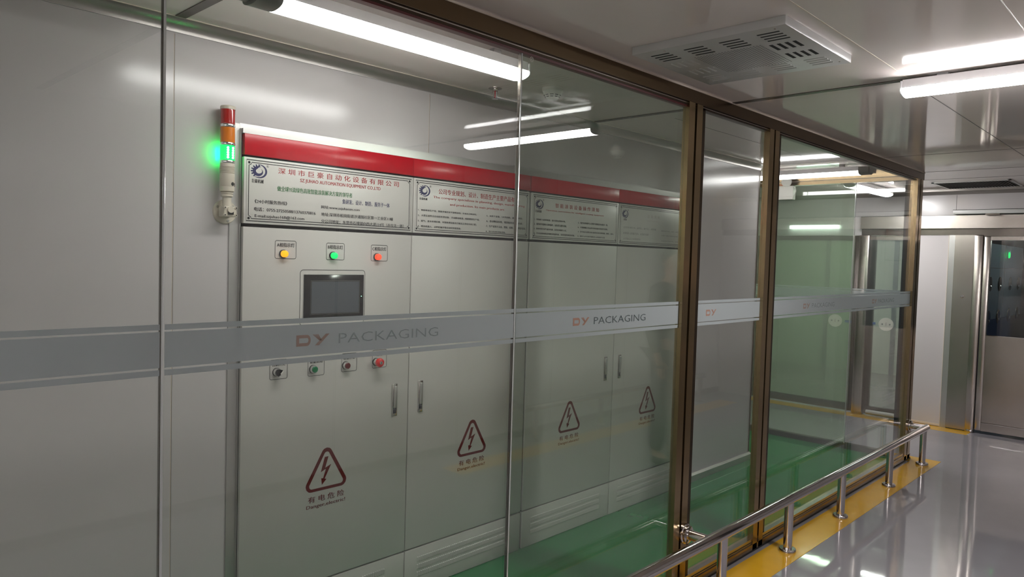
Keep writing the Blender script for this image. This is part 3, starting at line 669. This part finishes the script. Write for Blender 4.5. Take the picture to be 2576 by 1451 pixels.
# ------------------------------------------------------------------ signal tower on the wall beside the cabinets
tx, ty = 1.228, 2.655
zz = lambda px: 2.128-(px-268)*0.001462
T0 = thing('signal_tower', (1.240, YW, 1.74), 'red, amber and lit green signal tower on a round wall bracket', 'signal light')
def part(name, fn, label=None, par=None):
    b = MB(); fn(b); o = b.build(name, par or T0)
    if label: o['label'] = label
    return o
part('wall_flange', lambda b: (b.lathe((1.240, YW, 1.742), (0, -1, 0), [(0, 0.046), (0.004, 0.046), (0.008, 0.043)], 'beige', 36),
     [b.lathe((1.240+0.035*math.cos(a), YW-0.008, 1.742+0.035*math.sin(a)), (0, -1, 0), [(0, 0.005), (0.003, 0.004)], 'silver', 12) for a in (2.6, 5.0, 0.6)],
     b.lathe((1.240, YW-0.008, 1.742), (0, -1, 0), [(0, 0.026), (0.010, 0.022)], 'beige', 28)))
def joint(b):
    b.box(tx-0.021, tx+0.027, ty-0.024, ty+0.024, 1.722, 1.760, 'beige', 0.004)
    for dx in (-0.018, 0.024):
        for z in (1.728, 1.755): b.lathe((tx+dx, ty-0.022, z), (0, -1, 0), [(0, 0.006), (0.005, 0.005)], 'beige', 12); b.lathe((tx+dx, ty-0.027, z), (0, -1, 0), [(0, 0.0028), (0.001, 0.0028)], 'black', 8)
    b.box(tx-0.006, tx+0.014, ty-0.028, ty-0.022, 1.730, 1.742, 'slot'); b.cyl((tx+0.003, ty-0.022, 1.748), (tx+0.003, ty-0.030, 1.748), 0.012, 'beige')
part('pivot_joint', joint)
part('pole', lambda b: b.lathe((tx, ty, 1.750), (0, 0, 1), [(0, 0.0165), (0.045, 0.0155), (0.047, 0.021), (0.053, 0.021), (0.054, 0.019), (0.058, 0.022), (0.062, 0.022)], 'beige', 28))
part('buzzer_body', lambda b: (b.lathe((tx, ty, 1.812), (0, 0, 1), [(0, 0.018), (0.004, 0.0255), (0.020, 0.0262), (0.0205, 0.0256), (0.0215, 0.0262), (zz(437)-1.812, 0.0262)]+
     [(zz(437)-1.812+0.0045*k+d, r) for k in range(6) for d, r in ((0.0, 0.0262), (0.0006, 0.0238), (0.0018, 0.0238), (0.0024, 0.0262))]+[(zz(411)-1.812, 0.0255)], 'beige', 36),
     b.lathe((tx+0.010, ty-0.0232, zz(463)), (0.4, -1, 0), [(0, 0.007), (0.0012, 0.007)], 'black', 16), b.lathe((tx+0.0228, ty-0.0118, zz(464)), (1, -0.45, 0), [(0, 0.007), (0.0014, 0.007)], 'black', 16)))
for a, c in ((411, 404), (366, 359), (320, 313)):
    part('silver_ring', lambda b: b.lathe((tx, ty, zz(a)), (0, 0, 1), [(0, 0.0258), (0.002, 0.0266), (zz(c)-zz(a)-0.002, 0.0266), (zz(c)-zz(a), 0.0258)], 'silver', 36))
for nm, a, c, k in (('green_lens', 404, 366, 'greenlens'), ('amber_lens', 359, 321, 'amberlens'), ('red_lens', 313, 276, 'redlens')):
    def lens(b, a=a, c=c, k=k):
        h = zz(c)-zz(a); n = 40; pr = [(0, 0.0258)]
        for q in range(10): pr += [(h*(q+0.3)/10, 0.0262), (h*(q+0.7)/10, 0.0256)]
        b.lathe((tx, ty, zz(a)), (0, 0, 1), pr+[(h, 0.0258)], k, n)
        if k == 'greenlens':
            for dx in (-0.009, 0.010):
                for q in range(5): b.lathe((tx+dx, ty-0.0245, zz(a)+h*(0.18+0.16*q)), (dx*20, -1, 0), [(0, 0.0042), (0.0020, 0.0020)], 'greenled', 10)
    part(nm, lens)
part('top_cap', lambda b: b.lathe((tx, ty, zz(276)), (0, 0, 1), [(0, 0.0272), (0.008, 0.0272), (0.012, 0.0255), (0.014, 0.020)], 'beige', 36))
part('glow_emitter', lambda b: b.lathe((tx-0.012, ty+0.0240, zz(402)), (0, 0, 1), [(0, 0.004), (0.050, 0.004)], 'glowgreen', 10))  # emitter added behind the green lens to throw its glow on the wall

# ------------------------------------------------------------------ lamps
def batten(loc, along, L, label, key='lamp', cap=None, w_=0.108, clips=True, group='white tube lamps on the ceiling'):
    """diffuser profile swept along x or y; loc = centre of the lamp at its lowest point"""
    x, y, z = loc; r = thing('ceiling_lamp', (x, y, H), label, 'ceiling lamp', group)
    n = 10; pr = []
    for i in range(n+1):
        a = PI*i/n; pr.append((-w_/2*math.cos(a), z+0.024*(1-math.sin(a)**0.8)))
    def sw(b, prof, a, c, key, sm=False):
        if along == 'x': b.prism([(y+p[0], p[1]) for p in prof], 'x', a, c, key, sm)
        else: b.prism([(x+p[0], p[1]) for p in prof], 'y', a, c, key, sm)
    t = x if along == 'x' else y
    b = MB(); sw(b, pr+[(w_*0.47, z+0.030), (-w_*0.47, z+0.030)], t-L/2, t+L/2, key, False); b.build('diffuser', r)
    b = MB(); sw(b, [(-w_*0.47, z+0.030), (w_*0.47, z+0.030), (w_*0.40, z+0.066), (-w_*0.40, z+0.066)], t-L/2, t+L/2, 'lampwhite')
    sw(b, [(-0.012, z+0.066), (0.012, z+0.066), (0.012, H), (-0.012, H)], t-L/2+0.12, t-L/2+0.16, 'lampwhite'); sw(b, [(-0.012, z+0.066), (0.012, z+0.066), (0.012, H), (-0.012, H)], t+L/2-0.16, t+L/2-0.12, 'lampwhite')
    b.build('housing', r)
    for e in (-1, 1):
        b = MB(); a, c = sorted((t+e*L/2, t+e*(L/2+(0.075 if cap == e else 0.006))))
        s = 1.0 if cap == e else 0.96
        pc = [(p[0]*s, p[1]) for p in pr]+[(w_/2*s, z+0.060), (-w_/2*s, z+0.060)]
        sw(b, pc, a, c, 'endcap' if cap == e else 'lampwhite'); 
        if cap == e: sw(b, [(-0.03, z+0.012), (0.03, z+0.012), (0.03, z+0.05), (-0.03, z+0.05)], t+e*(L/2+0.075) if e > 0 else t+e*(L/2+0.105), t+e*(L/2+0.105) if e > 0 else t+e*(L/2+0.075), 'endcap')
        b.build('end_cap', r)
    return r
batten((1.622, 2.055, 2.314), 'x', 1.065, 'long lit tube lamp inside the glass room above the touch screen cabinet', cap=-1)
batten((3.395, 0.455, 2.325), 'y', 1.05, 'lit tube lamp over the corridor at the right edge of the picture', key='lamp_hot')
batten((5.975, 2.640, 2.318), 'y', 1.25, 'lit tube lamp with grey end cap near the end glass partition', cap=-1)
batten((7.45, 2.42, 2.325), 'x', 1.05, 'lit tube lamp beyond the end glass partition, running lengthwise', key='lamp_end')
batten((-2.0, 0.45, 2.325), 'y', 1.05, 'added fill tube lamp over the corridor, unseen behind the camera', group=None, key='lamp_hot')  # unseen lamp added as corridor fill light
batten((-1.75, 2.05, 2.318), 'x', 1.13, 'added fill tube lamp inside the glass room, out of view at left', group=None)  # lamp added out of view to even the light on the left wall
batten((9.9, 3.3, 2.325), 'y', 1.2, 'added tube lamp brightening the room behind the glass doors', key='lamp_hot', group=None)  # unseen lamp added to brighten the room behind the doors
r = thing('lamp_reflection', (XF-0.02, 3.305, 2.07), 'greenish glowing bar standing in for a reflection above the green glass door', 'lamp reflection')  # glowing bar built in place of a reflected light, no lamp of its own
b = MB(); b.box(XF-0.040, XF-0.002, 3.03, 3.58, 2.030, 2.066, 'lamp_dim', 0.006); b.build('tube', r)
b = MB(); b.box(XF-0.03, XF, 3.02, 3.59, 2.070, 2.112, 'hepa_l'); b.build('housing', r)

# ------------------------------------------------------------------ ceiling diffuser over the corridor
HX, HY, HS, HZ = 2.612, 1.330, 0.296, 2.377
r = thing('air_diffuser', (HX, HY, H), 'square white ceiling diffuser with slots around a perforated centre', 'ceiling diffuser')
b = MB(); b.box(HX-HS, HX+HS, HY-HS, HY+HS, HZ, H, 'hepa', 0.0015)
for sx, sy in ((-0.27, 0.17), (-0.27, -0.25), (0.25, -0.27), (0.25, 0.27)): b.lathe((HX+sx, HY+sy, HZ), (0, 0, -1), [(0, 0.004), (0.0015, 0.003)], 'steel', 10)
b.build('face_plate', r)
def slots(pts, key, nm, along, par):
    b = MB()
    for x, y in pts:
        a, c = (0.0045, 0.039) if along == 'y' else (0.037, 0.0065)
        if key == 'slot':
            b.box(x-a, x+a, y-c, y+c, HZ-0.0008, HZ+0.0002, 'slot')
        else: b.prism([(y-0.004, HZ), (y+0.009, HZ), (y+0.003, HZ-0.0015)], 'x', x-a, x+a, 'hepa') if along == 'x' else b.prism([(x-0.004, HZ), (x+0.008, HZ), (x+0.002, HZ-0.0015)], 'y', y-c, y+c, 'hepa')
    b.build(nm, par)
g4 = [0.0, 0.028, 0.056, 0.084]
for y in (1.539, 1.398, 1.258, 1.118):
    slots([(2.374+d, y) for d in g4], 'slot', 'slot_group', 'y', r); slots([(2.766+d, y) for d in g4], 'l', 'slot_group', 'y', r)
for x in (2.543, 2.676):
    slots([(x, 1.085+d) for d in g4], 'slot', 'slot_group', 'x', r); slots([(x, 1.490+d) for d in g4], 'l', 'slot_group', 'x', r)
b = MB()   # finely perforated middle
n = 22
for i in range(n):
    for j in range(n):
        x = 2.480+0.275*(i+0.5)/n; y = 1.192+0.270*(j+0.5)/n
        b.add([(x+0.0034*math.cos(q*PI/3), y+0.0034*math.sin(q*PI/3), HZ-0.0006) for q in range(6)], [tuple(range(5, -1, -1))], 'dullgrey')
b.build('perforated_plate', r)

# linear grille near the far wall
r = thing('air_grille', (7.90, 1.62, H), 'long dark slatted air grille in the ceiling by the far wall', 'air grille')
b = MB(); x0, x1, y0, y1 = 7.60, 8.20, 1.31, 1.93
b.box(x0, x1, y0, y0+0.02, H-0.008, H, 'hepa_l'); b.box(x0, x1, y1-0.02, y1, H-0.008, H, 'hepa_l'); b.box(x0, x0+0.02, y0, y1, H-0.008, H, 'hepa_l'); b.box(x1-0.02, x1, y0, y1, H-0.008, H, 'hepa_l')
b.build('frame', r)
b = MB(); b.box(x0+0.02, x1-0.02, y0+0.02, y1-0.02, H-0.0015, H, 'slot')
for i in range(24): y = y0+0.028+i*0.0245; b.prism([(y, H-0.009), (y+0.004, H-0.009), (y+0.012, H-0.001), (y+0.008, H-0.001)], 'x', x0+0.02, x1-0.02, 'steeldk')
b.build('slats', r)

# sprinkler, smoke detectors
r = thing('fire_sprinkler', (2.475, 2.520, H), 'small chrome sprinkler head on the ceiling below the tube lamp end', 'sprinkler')
x, y = 2.475, 2.520
b = MB(); b.lathe((x, y, H), (0, 0, -1), [(0, 0.032), (0.002, 0.032), (0.003, 0.028)], 'steel', 28); b.build('escutcheon', r)
b = MB(); b.lathe((x, y, H-0.003), (0, 0, -1), [(0, 0.013), (0.010, 0.013), (0.012, 0.009)], 'chrome', 20)
for s in (-1, 1): b.tube([(x+s*0.011, y-s*0.003, H-0.010), (x+s*0.0135, y-s*0.003, H-0.026), (x+s*0.009, y-s*0.002, H-0.042), (x, y, H-0.050)], 0.0022, 'chrome', 8)
b.build('frame', r)
b = MB(); b.cyl((x, y, H-0.013), (x, y, H-0.045), 0.0030, 'estop', 10); b.build('glass_bulb', r)
b = MB(); b.lathe((x, y, H-0.050), (0, 0, -1), [(0, 0.006), (0.001, 0.015), (0.002, 0.015)], 'chrome', 20); b.build('deflector', r)
def detector(x, y, label):
    r = thing('smoke_detector', (x, y, H), label, 'smoke detector')
    b = MB(); b.lathe((x, y, H), (0, 0, -1), [(0, 0.050), (0.012, 0.051), (0.016, 0.048)], 'white', 32); b.build('base', r)
    b = MB(); b.lathe((x, y, H-0.016), (0, 0, -1), [(0, 0.047), (0.012, 0.043), (0.030, 0.030), (0.036, 0.024)], 'white', 32); b.build('head', r)
    b = MB()
    for k in range(10):
        a = 2*PI*k/10; c, s = math.cos(a), math.sin(a); t = Vector((-s, c, 0))
        for rr, z in ((0.0385, H-0.0345), (0.0335, H-0.0425)):
            p = Vector((x+c*rr, y+s*rr, z)); hw = 0.0085*rr/0.038; nrm = Vector((c, s, -1)).normalized(); v = Vector((c, s, 1)).normalized()
            q = [p-t*hw-v*0.002, p+t*hw-v*0.002, p+t*hw+v*0.002, p-t*hw+v*0.002]; b.add([u+nrm*0.0012 for u in q], [(0, 1, 2, 3)], 'slot')
    b.build('vent_slots', r)
detector(2.640, 2.300, 'white smoke detector on the ceiling inside the greenish glass pane area')
detector(4.431, 0.395, 'white smoke detector over the corridor, seen only as a reflection')
# emergency light with its wiring
r = thing('emergency_light', (6.60, 2.90, H), 'white emergency light box with a round lamp head and loose wires', 'emergency light')
b = MB(); b.box(6.585, 6.645, 2.800, 2.965, 2.205, 2.330, 'white', 0.004); b.build('box', r)
b = MB(); b.lathe((6.60, 2.865, 2.372), (-1, -0.25, -0.25), [(0, 0.03), (0.01, 0.044), (0.03, 0.046), (0.034, 0.042)], 'white', 28); b.cyl((6.61, 2.87, 2.37), (6.61, 2.87, H), 0.012, 'white', 12); b.build('lamp_head', r)
b = MB(); b.tube([(6.58, 2.80, 2.325), (6.565, 2.775, 2.315), (6.565, 2.765, 2.28), (6.57, 2.775, 2.245), (6.59, 2.798, 2.225)], 0.004, 'white', 8); b.build('cable', r)
b = MB(); b.tube([(6.58, 2.94, 2.332), (6.575, 2.92, 2.340), (6.575, 2.90, 2.338), (6.58, 2.88, 2.333)], 0.003, 'orangewire', 8); b.build('cable', r)

# ------------------------------------------------------------------ guard rails
def guard_rail(y, zc, xs, xa, xb, ends, label, side=1):
    r = thing('guard_rail', (xa, y, 0), label, 'guard rail')
    b = MB(); b.cyl((xa, y, zc), (xb-0.012, y, zc), 0.0275, 'chrome', 28); b.lathe((xb-0.012, y, zc), (1, 0, 0), [(0, 0.0275), (0.006, 0.026), (0.012, 0.018)], 'chrome', 28); b.build('top_tube', r)
    for x in xs:
        b = MB(); b.cyl((x, y, 0.006), (x, y, zc-0.012), 0.0245, 'chrome', 28); p = b.build('post', r)
        b = MB(); b.lathe((x, y, 0.0016), (0, 0, 1), [(0, 0.046), (0.014, 0.046), (0.018, 0.043), (0.018, 0.0250)], 'chrome', 32); b.build('base_flange', p)
    for x, yw in ends:
        b = MB(); b.cyl((x, y, zc), (x, yw, zc), 0.0250, 'chrome', 24); p = b.build('stub_tube', r)
        b = MB(); d = 1 if yw > y else -1
        b.lathe((x, yw, zc), (0, -d, 0), [(0, 0.048), (0.010, 0.048), (0.013, 0.042), (0.024, 0.042), (0.027, 0.026)], 'chrome', 28); b.build('wall_flange', p)
    return r
guard_rail(1.648, 0.296, (0.2, 1.2, 2.2, 3.245, 4.015, 4.822, 5.790, 6.640), -2.2, 6.735, ((3.110, YG), (6.705, YG)), 'low stainless guard rail on round posts in front of the glass partition')
guard_rail(-0.62, 0.296, (4.75, 5.7, 6.65, 7.6), 4.6, 7.7, ((4.68, YN), ), 'low stainless guard rail on the opposite side, seen as a reflection')

# ------------------------------------------------------------------ air shower door at the right edge
r = thing('air_shower', (9.5, 1.22, 0), 'stainless air shower behind the steel door with black round nozzles', 'air shower')
b = MB(); b.box(XF+0.07, 10.62, 1.66, 1.70, 0, 2.1, 'shower'); b.box(XF+0.07, 10.62, 1.655, 1.66, 0, 1.10, 'bezel'); b.box(XF+0.07, 10.62, 1.657, 1.66, 1.89, 2.1, 'bezel')
b.box(XF+0.07, 10.62, 1.6585, 1.66, 1.636, 1.640, 'steel'); b.box(9.55, 9.556, 1.6585, 1.66, 1.1, 1.89, 'steeldk'); b.box(10.60, 10.66, 1.55, 1.70, 0, 2.1, 'steeldk'); b.build('side_panel', r)
b = MB(); b.box(XF+0.07, 10.62, 0.70, 0.74, 0, 2.1, 'shower'); b.build('side_panel', r)
b = MB(); b.box(XF+0.07, 10.62, 0.70, 1.70, 2.1, 2.14, 'bezel'); b.build('roof_panel', r)
b = MB(); b.box(XF+0.3, 10.2, 1.15, 1.25, 2.07, 2.10, 'lamp_dim'); b.build('lamp_strip', r)
for z in (1.470, 1.118):
    for x in (8.86, 9.33, 9.88, 10.35):
        b = MB(); b.lathe((x, 1.655, z), (0, -1, 0), [(0, 0.076), (0.003, 0.075)], 'steeldk', 28); b.lathe((x, 1.652, z), (0, -1, 0), [(0, 0.072), (0.002, 0.06), (0.003, 0.03)], 'bezel', 28); b.lathe((x, 1.650, z-0.03), (0, -1, 0), [(0, 0.018), (0.008, 0.012)], 'chrome', 16)
        b.build('nozzle', r)
b = MB(); b.lathe((9.66, 1.645, 1.785), (0, -1, 0), [(0, 0.035), (0.01, 0.030)], 'ind_g', 16); b.build('status_light', r)
b = MB(); b.box(12.0, 12.06, YN, 1.74, 0, H, 'wall'); struct(b, 'wall_end', 'pale wall beyond the air shower')
b = MB(); b.box(11.6, 11.9, 0.9, 1.72, 0, 1.16, 'bluestick', 0.01); o = b.build('storage_bin'); tag(o, 'blue bin glimpsed through the air shower window', 'bin')

b = MB(); y0, y1 = 0.82, 1.635; fx0, fx1 = XF-0.035, XF+0.02
b.box(fx0, fx1, y1-0.055, y1, 0.03, 1.94, 'steel', 0.006); b.box(fx0, fx1, y0, y0+0.055, 0.03, 1.94, 'steel', 0.006)
b.box(fx0, fx1, y0+0.055, y1-0.055, 1.905, 1.94, 'steel'); b.box(fx0, fx1, y0+0.055, y1-0.055, 0.865, 0.970, 'steel'); b.box(fx0, fx1, y0+0.055, y1-0.055, 0.03, 0.105, 'steel')
b.box(fx0+0.012, fx1-0.012, y0+0.055, y1-0.055, 0.105, 0.865, 'steel')
for a, c, d, e in ((y0+0.055, y1-0.055, 0.970, 0.978), (y0+0.055, y1-0.055, 0.105, 0.111)): b.box(fx0-0.003, fx0, a, c, d, e, 'chrome')
D = struct(b, 'door_3', 'stainless air shower door with a window')
g = MB(); g.box(fx0+0.02, fx0+0.028, y0+0.05, y1-0.05, 0.965, 1.91, 'g_mid'); g.build('glass_pane', D)
b = MB(); b.box(XF-0.055, XF+0.02, 1.640, 1.716, 0.0, 1.955, 'steel', 0.012); b.box(XF-0.055, XF+0.02, 0.76, 0.815, 0, 1.955, 'steel', 0.01); b.box(XF-0.02, XF+0.02, 0.815, 1.64, 1.942, 1.955, 'steeldk')
b.box(XF-0.06, XF+0.0, 1.648, 1.705, 0.0, 0.03, 'chrome', 0.01)
struct(b, 'trim_21', 'rounded steel frame of the air shower door')
r = thing('door_closer', (XF-0.05, 1.4, 2.15), 'flat metal door operator box above the air shower door', 'door operator')
b = MB(); b.box(XF-0.14, XF, 0.80, 1.895, 2.158, 2.200, 'hepa_l', 0.004); b.box(XF-0.145, XF-0.14, 0.80, 1.895, 2.196, 2.2, 'black'); b.build('cover', r)
b = MB(); b.box(XF-0.135, XF-0.055, 1.50, 1.62, 2.145, 2.158, 'steeldk'); b.build('arm', r)
o = MB(); o.lathe((XF-0.03, 1.80, 1.345), (-1, 0, 0), [(0, 0.016), (0.012, 0.016), (0.016, 0.012)], 'chrome', 20); o = o.build('push_knob'); tag(o, 'small chrome knob on the steel jamb', 'knob')
# item lying along the far wall foot
b = MB(); b.cyl((XF-0.06, 2.64, 0.045), (XF-0.06, 2.36, 0.045), 0.026, 'plastic', 16); b.cyl((XF-0.06, 2.36, 0.045), (XF-0.06, 2.20, 0.040), 0.016, 'plastic', 12)
o = b.build('floor_closer'); tag(o, 'pale tube shaped door closer at the foot of the clear glass door', 'door closer')

# ------------------------------------------------------------------ person in the corridor just outside the frame, seen as a reflection
def skinned(name, chain, key, parent, sub=2):
    """chain: list of (id, position, radius(x,y), parent id)"""
    me = bpy.data.meshes.new(name); ids = {c[0]: i for i, c in enumerate(chain)}
    me.from_pydata([c[1] for c in chain], [(ids[c[3]], i) for i, c in enumerate(chain) if c[3] is not None], [])
    me.materials.append(M[key]); o = bpy.data.objects.new(name, me); COL.objects.link(o)
    md = o.modifiers.new('skin', 'SKIN'); md.use_smooth_shade = True
    for i, c in enumerate(chain): me.skin_vertices[0].data[i].radius = c[2] if isinstance(c[2], tuple) else (c[2], c[2])
    me.skin_vertices[0].data[0].use_root = True
    sd = o.modifiers.new('sub', 'SUBSURF'); sd.levels = sub; sd.render_levels = sub
    bpy.context.view_layer.update()
    ev = bpy.data.meshes.new_from_object(o.evaluated_get(bpy.context.evaluated_depsgraph_get()))
    bpy.data.objects.remove(o); bpy.data.meshes.remove(me)
    ev.name = name
    if not ev.materials: ev.materials.append(M[key])
    for p in ev.polygons: p.use_smooth = True
    o = bpy.data.objects.new(name, ev); COL.objects.link(o)
    if parent: o.parent = parent; o.matrix_parent_inverse = Matrix.Translation(-Vector(parent.location)) if parent.type == 'EMPTY' else Matrix.Identity(4)
    return o
PX, PY = 5.06, 0.50
def Q(x, y, z): return (PX+x, PY+y, z)     # person faces the glass (+y), x to the side
r = thing('person', (PX, PY, 0), 'person in dark clothes standing in the corridor facing the glass, arms down', 'person')
body = [('pel', Q(0, 0, 0.93), (0.145, 0.10), None), ('wst', Q(0, 0.0, 1.08), (0.13, 0.095), 'pel'), ('chs', Q(0, 0, 1.26), (0.155, 0.105), 'wst'), ('shd', Q(0, 0, 1.385), (0.12, 0.08), 'chs'),
 ('nck', Q(0, 0.01, 1.46), 0.055, 'shd'), ('jaw', Q(0, 0.025, 1.535), (0.065, 0.075), 'nck'), ('hd', Q(0, 0.02, 1.61), (0.077, 0.092), 'jaw'), ('top', Q(0, 0.01, 1.675), (0.06, 0.07), 'hd')]
for s, n in ((-1, 'l'), (1, 'r')):
    body += [('sh'+n, Q(s*0.175, 0, 1.375), 0.058, 'shd'), ('el'+n, Q(s*0.235, -0.02, 1.10), 0.042, 'sh'+n), ('wr'+n, Q(s*0.245, 0.06, 0.87), 0.027, 'el'+n), ('pm'+n, Q(s*0.245, 0.08, 0.80), (0.024, 0.038), 'wr'+n),
     ('hp'+n, Q(s*0.085, 0, 0.86), 0.088, 'pel'), ('kn'+n, Q(s*0.10, 0.01, 0.48), 0.058, 'hp'+n), ('an'+n, Q(s*0.11, -0.02, 0.09), 0.038, 'kn'+n), ('to'+n, Q(s*0.12, 0.12, 0.035), (0.034, 0.03), 'an'+n)]
B0 = skinned('body', body, 'skin', r)
for s in (-1, 1):
    for k, (dy, ln) in enumerate(((0.028, 0.074), (0.010, 0.083), (-0.009, 0.078), (-0.026, 0.062))):
        a = Q(s*0.245, 0.085+dy, 0.785); skinned('finger', [('a', a, 0.0095, None), ('b', (a[0]-s*0.006, a[1], a[2]-ln*0.5), 0.0085, 'a'), ('c', (a[0]-s*0.018, a[1]+0.002, a[2]-ln), 0.0075, 'b')], 'skin', B0, 1)
    a = Q(s*0.240, 0.110, 0.835); skinned('thumb', [('a', a, 0.011, None), ('b', (a[0]-s*0.008, a[1]+0.018, a[2]-0.028), 0.0095, 'a'), ('c', (a[0]-s*0.012, a[1]+0.024, a[2]-0.055), 0.0085, 'b')], 'skin', B0, 1)
jk = [('pel', Q(0, 0, 0.90), (0.165, 0.12), None), ('wst', Q(0, 0, 1.08), (0.155, 0.115), 'pel'), ('chs', Q(0, 0, 1.26), (0.175, 0.125), 'wst'), ('shd', Q(0, 0, 1.385), (0.135, 0.095), 'chs'), ('col', Q(0, 0.005, 1.455), 0.066, 'shd')]
for s, n in ((-1, 'l'), (1, 'r')): jk += [('sh'+n, Q(s*0.18, 0, 1.375), 0.072, 'shd'), ('el'+n, Q(s*0.24, -0.02, 1.10), 0.058, 'sh'+n), ('wr'+n, Q(s*0.248, 0.055, 0.89), 0.044, 'el'+n)]
skinned('jacket', jk, 'cloth', r)
tr_ = [('pel', Q(0, 0, 0.96), (0.158, 0.115), None)]
for s, n in ((-1, 'l'), (1, 'r')): tr_ += [('hp'+n, Q(s*0.088, 0, 0.85), 0.105, 'pel'), ('kn'+n, Q(s*0.10, 0.01, 0.48), 0.078, 'hp'+n), ('an'+n, Q(s*0.11, -0.01, 0.10), 0.062, 'kn'+n)]
skinned('trousers', tr_, 'trousers', r)
for s in (-1, 1): skinned('shoe', [('h', Q(s*0.11, -0.045, 0.045), (0.043, 0.04), None), ('m', Q(s*0.115, 0.05, 0.045), (0.045, 0.038), 'h'), ('t', Q(s*0.125, 0.165, 0.036), (0.040, 0.030), 'm')], 'shoe', r)
skinned('hair', [('a', Q(0, -0.045, 1.57), (0.066, 0.05), None), ('b', Q(0, -0.025, 1.655), (0.082, 0.082), 'a'), ('c', Q(0, 0.035, 1.70), (0.066, 0.055), 'b')], 'hair', r)
b = MB()
for s in (-1, 1): b = MB(); b.lathe(Q(s*0.031, 0.098, 1.600), (0, 1, 0), [(0, 0.012), (0.004, 0.009)], 'white', 12); b.lathe(Q(s*0.031, 0.102, 1.600), (0, 1, 0), [(0, 0.006), (0.002, 0.004)], 'black', 10); b.build('eye', B0)
skinned('nose', [('a', Q(0, 0.105, 1.605), 0.010, None), ('b', Q(0, 0.122, 1.565), 0.016, 'a')], 'skin', B0, 1)
for s in (-1, 1): skinned('ear', [('a', Q(s*0.080, 0.005, 1.610), (0.010, 0.018), None), ('b', Q(s*0.078, 0.008, 1.565), (0.008, 0.012), 'a')], 'skin', B0, 1)
b = MB(); b.box(PX-0.024, PX+0.024, PY+0.098, PY+0.104, 1.524, 1.532, 'btn_r', 0.002); b.build('mouth', B0)

for o in [o for o in COL.objects if o.parent is None and o.type == 'MESH' and not o.children and len(o.data.vertices)]:
    xs = [v.co for v in o.data.vertices]
    c = Vector(((min(v.x for v in xs)+max(v.x for v in xs))/2, (min(v.y for v in xs)+max(v.y for v in xs))/2, min(v.z for v in xs)))
    if o.data.users == 1: o.data.transform(Matrix.Translation(-c)); o.location = c
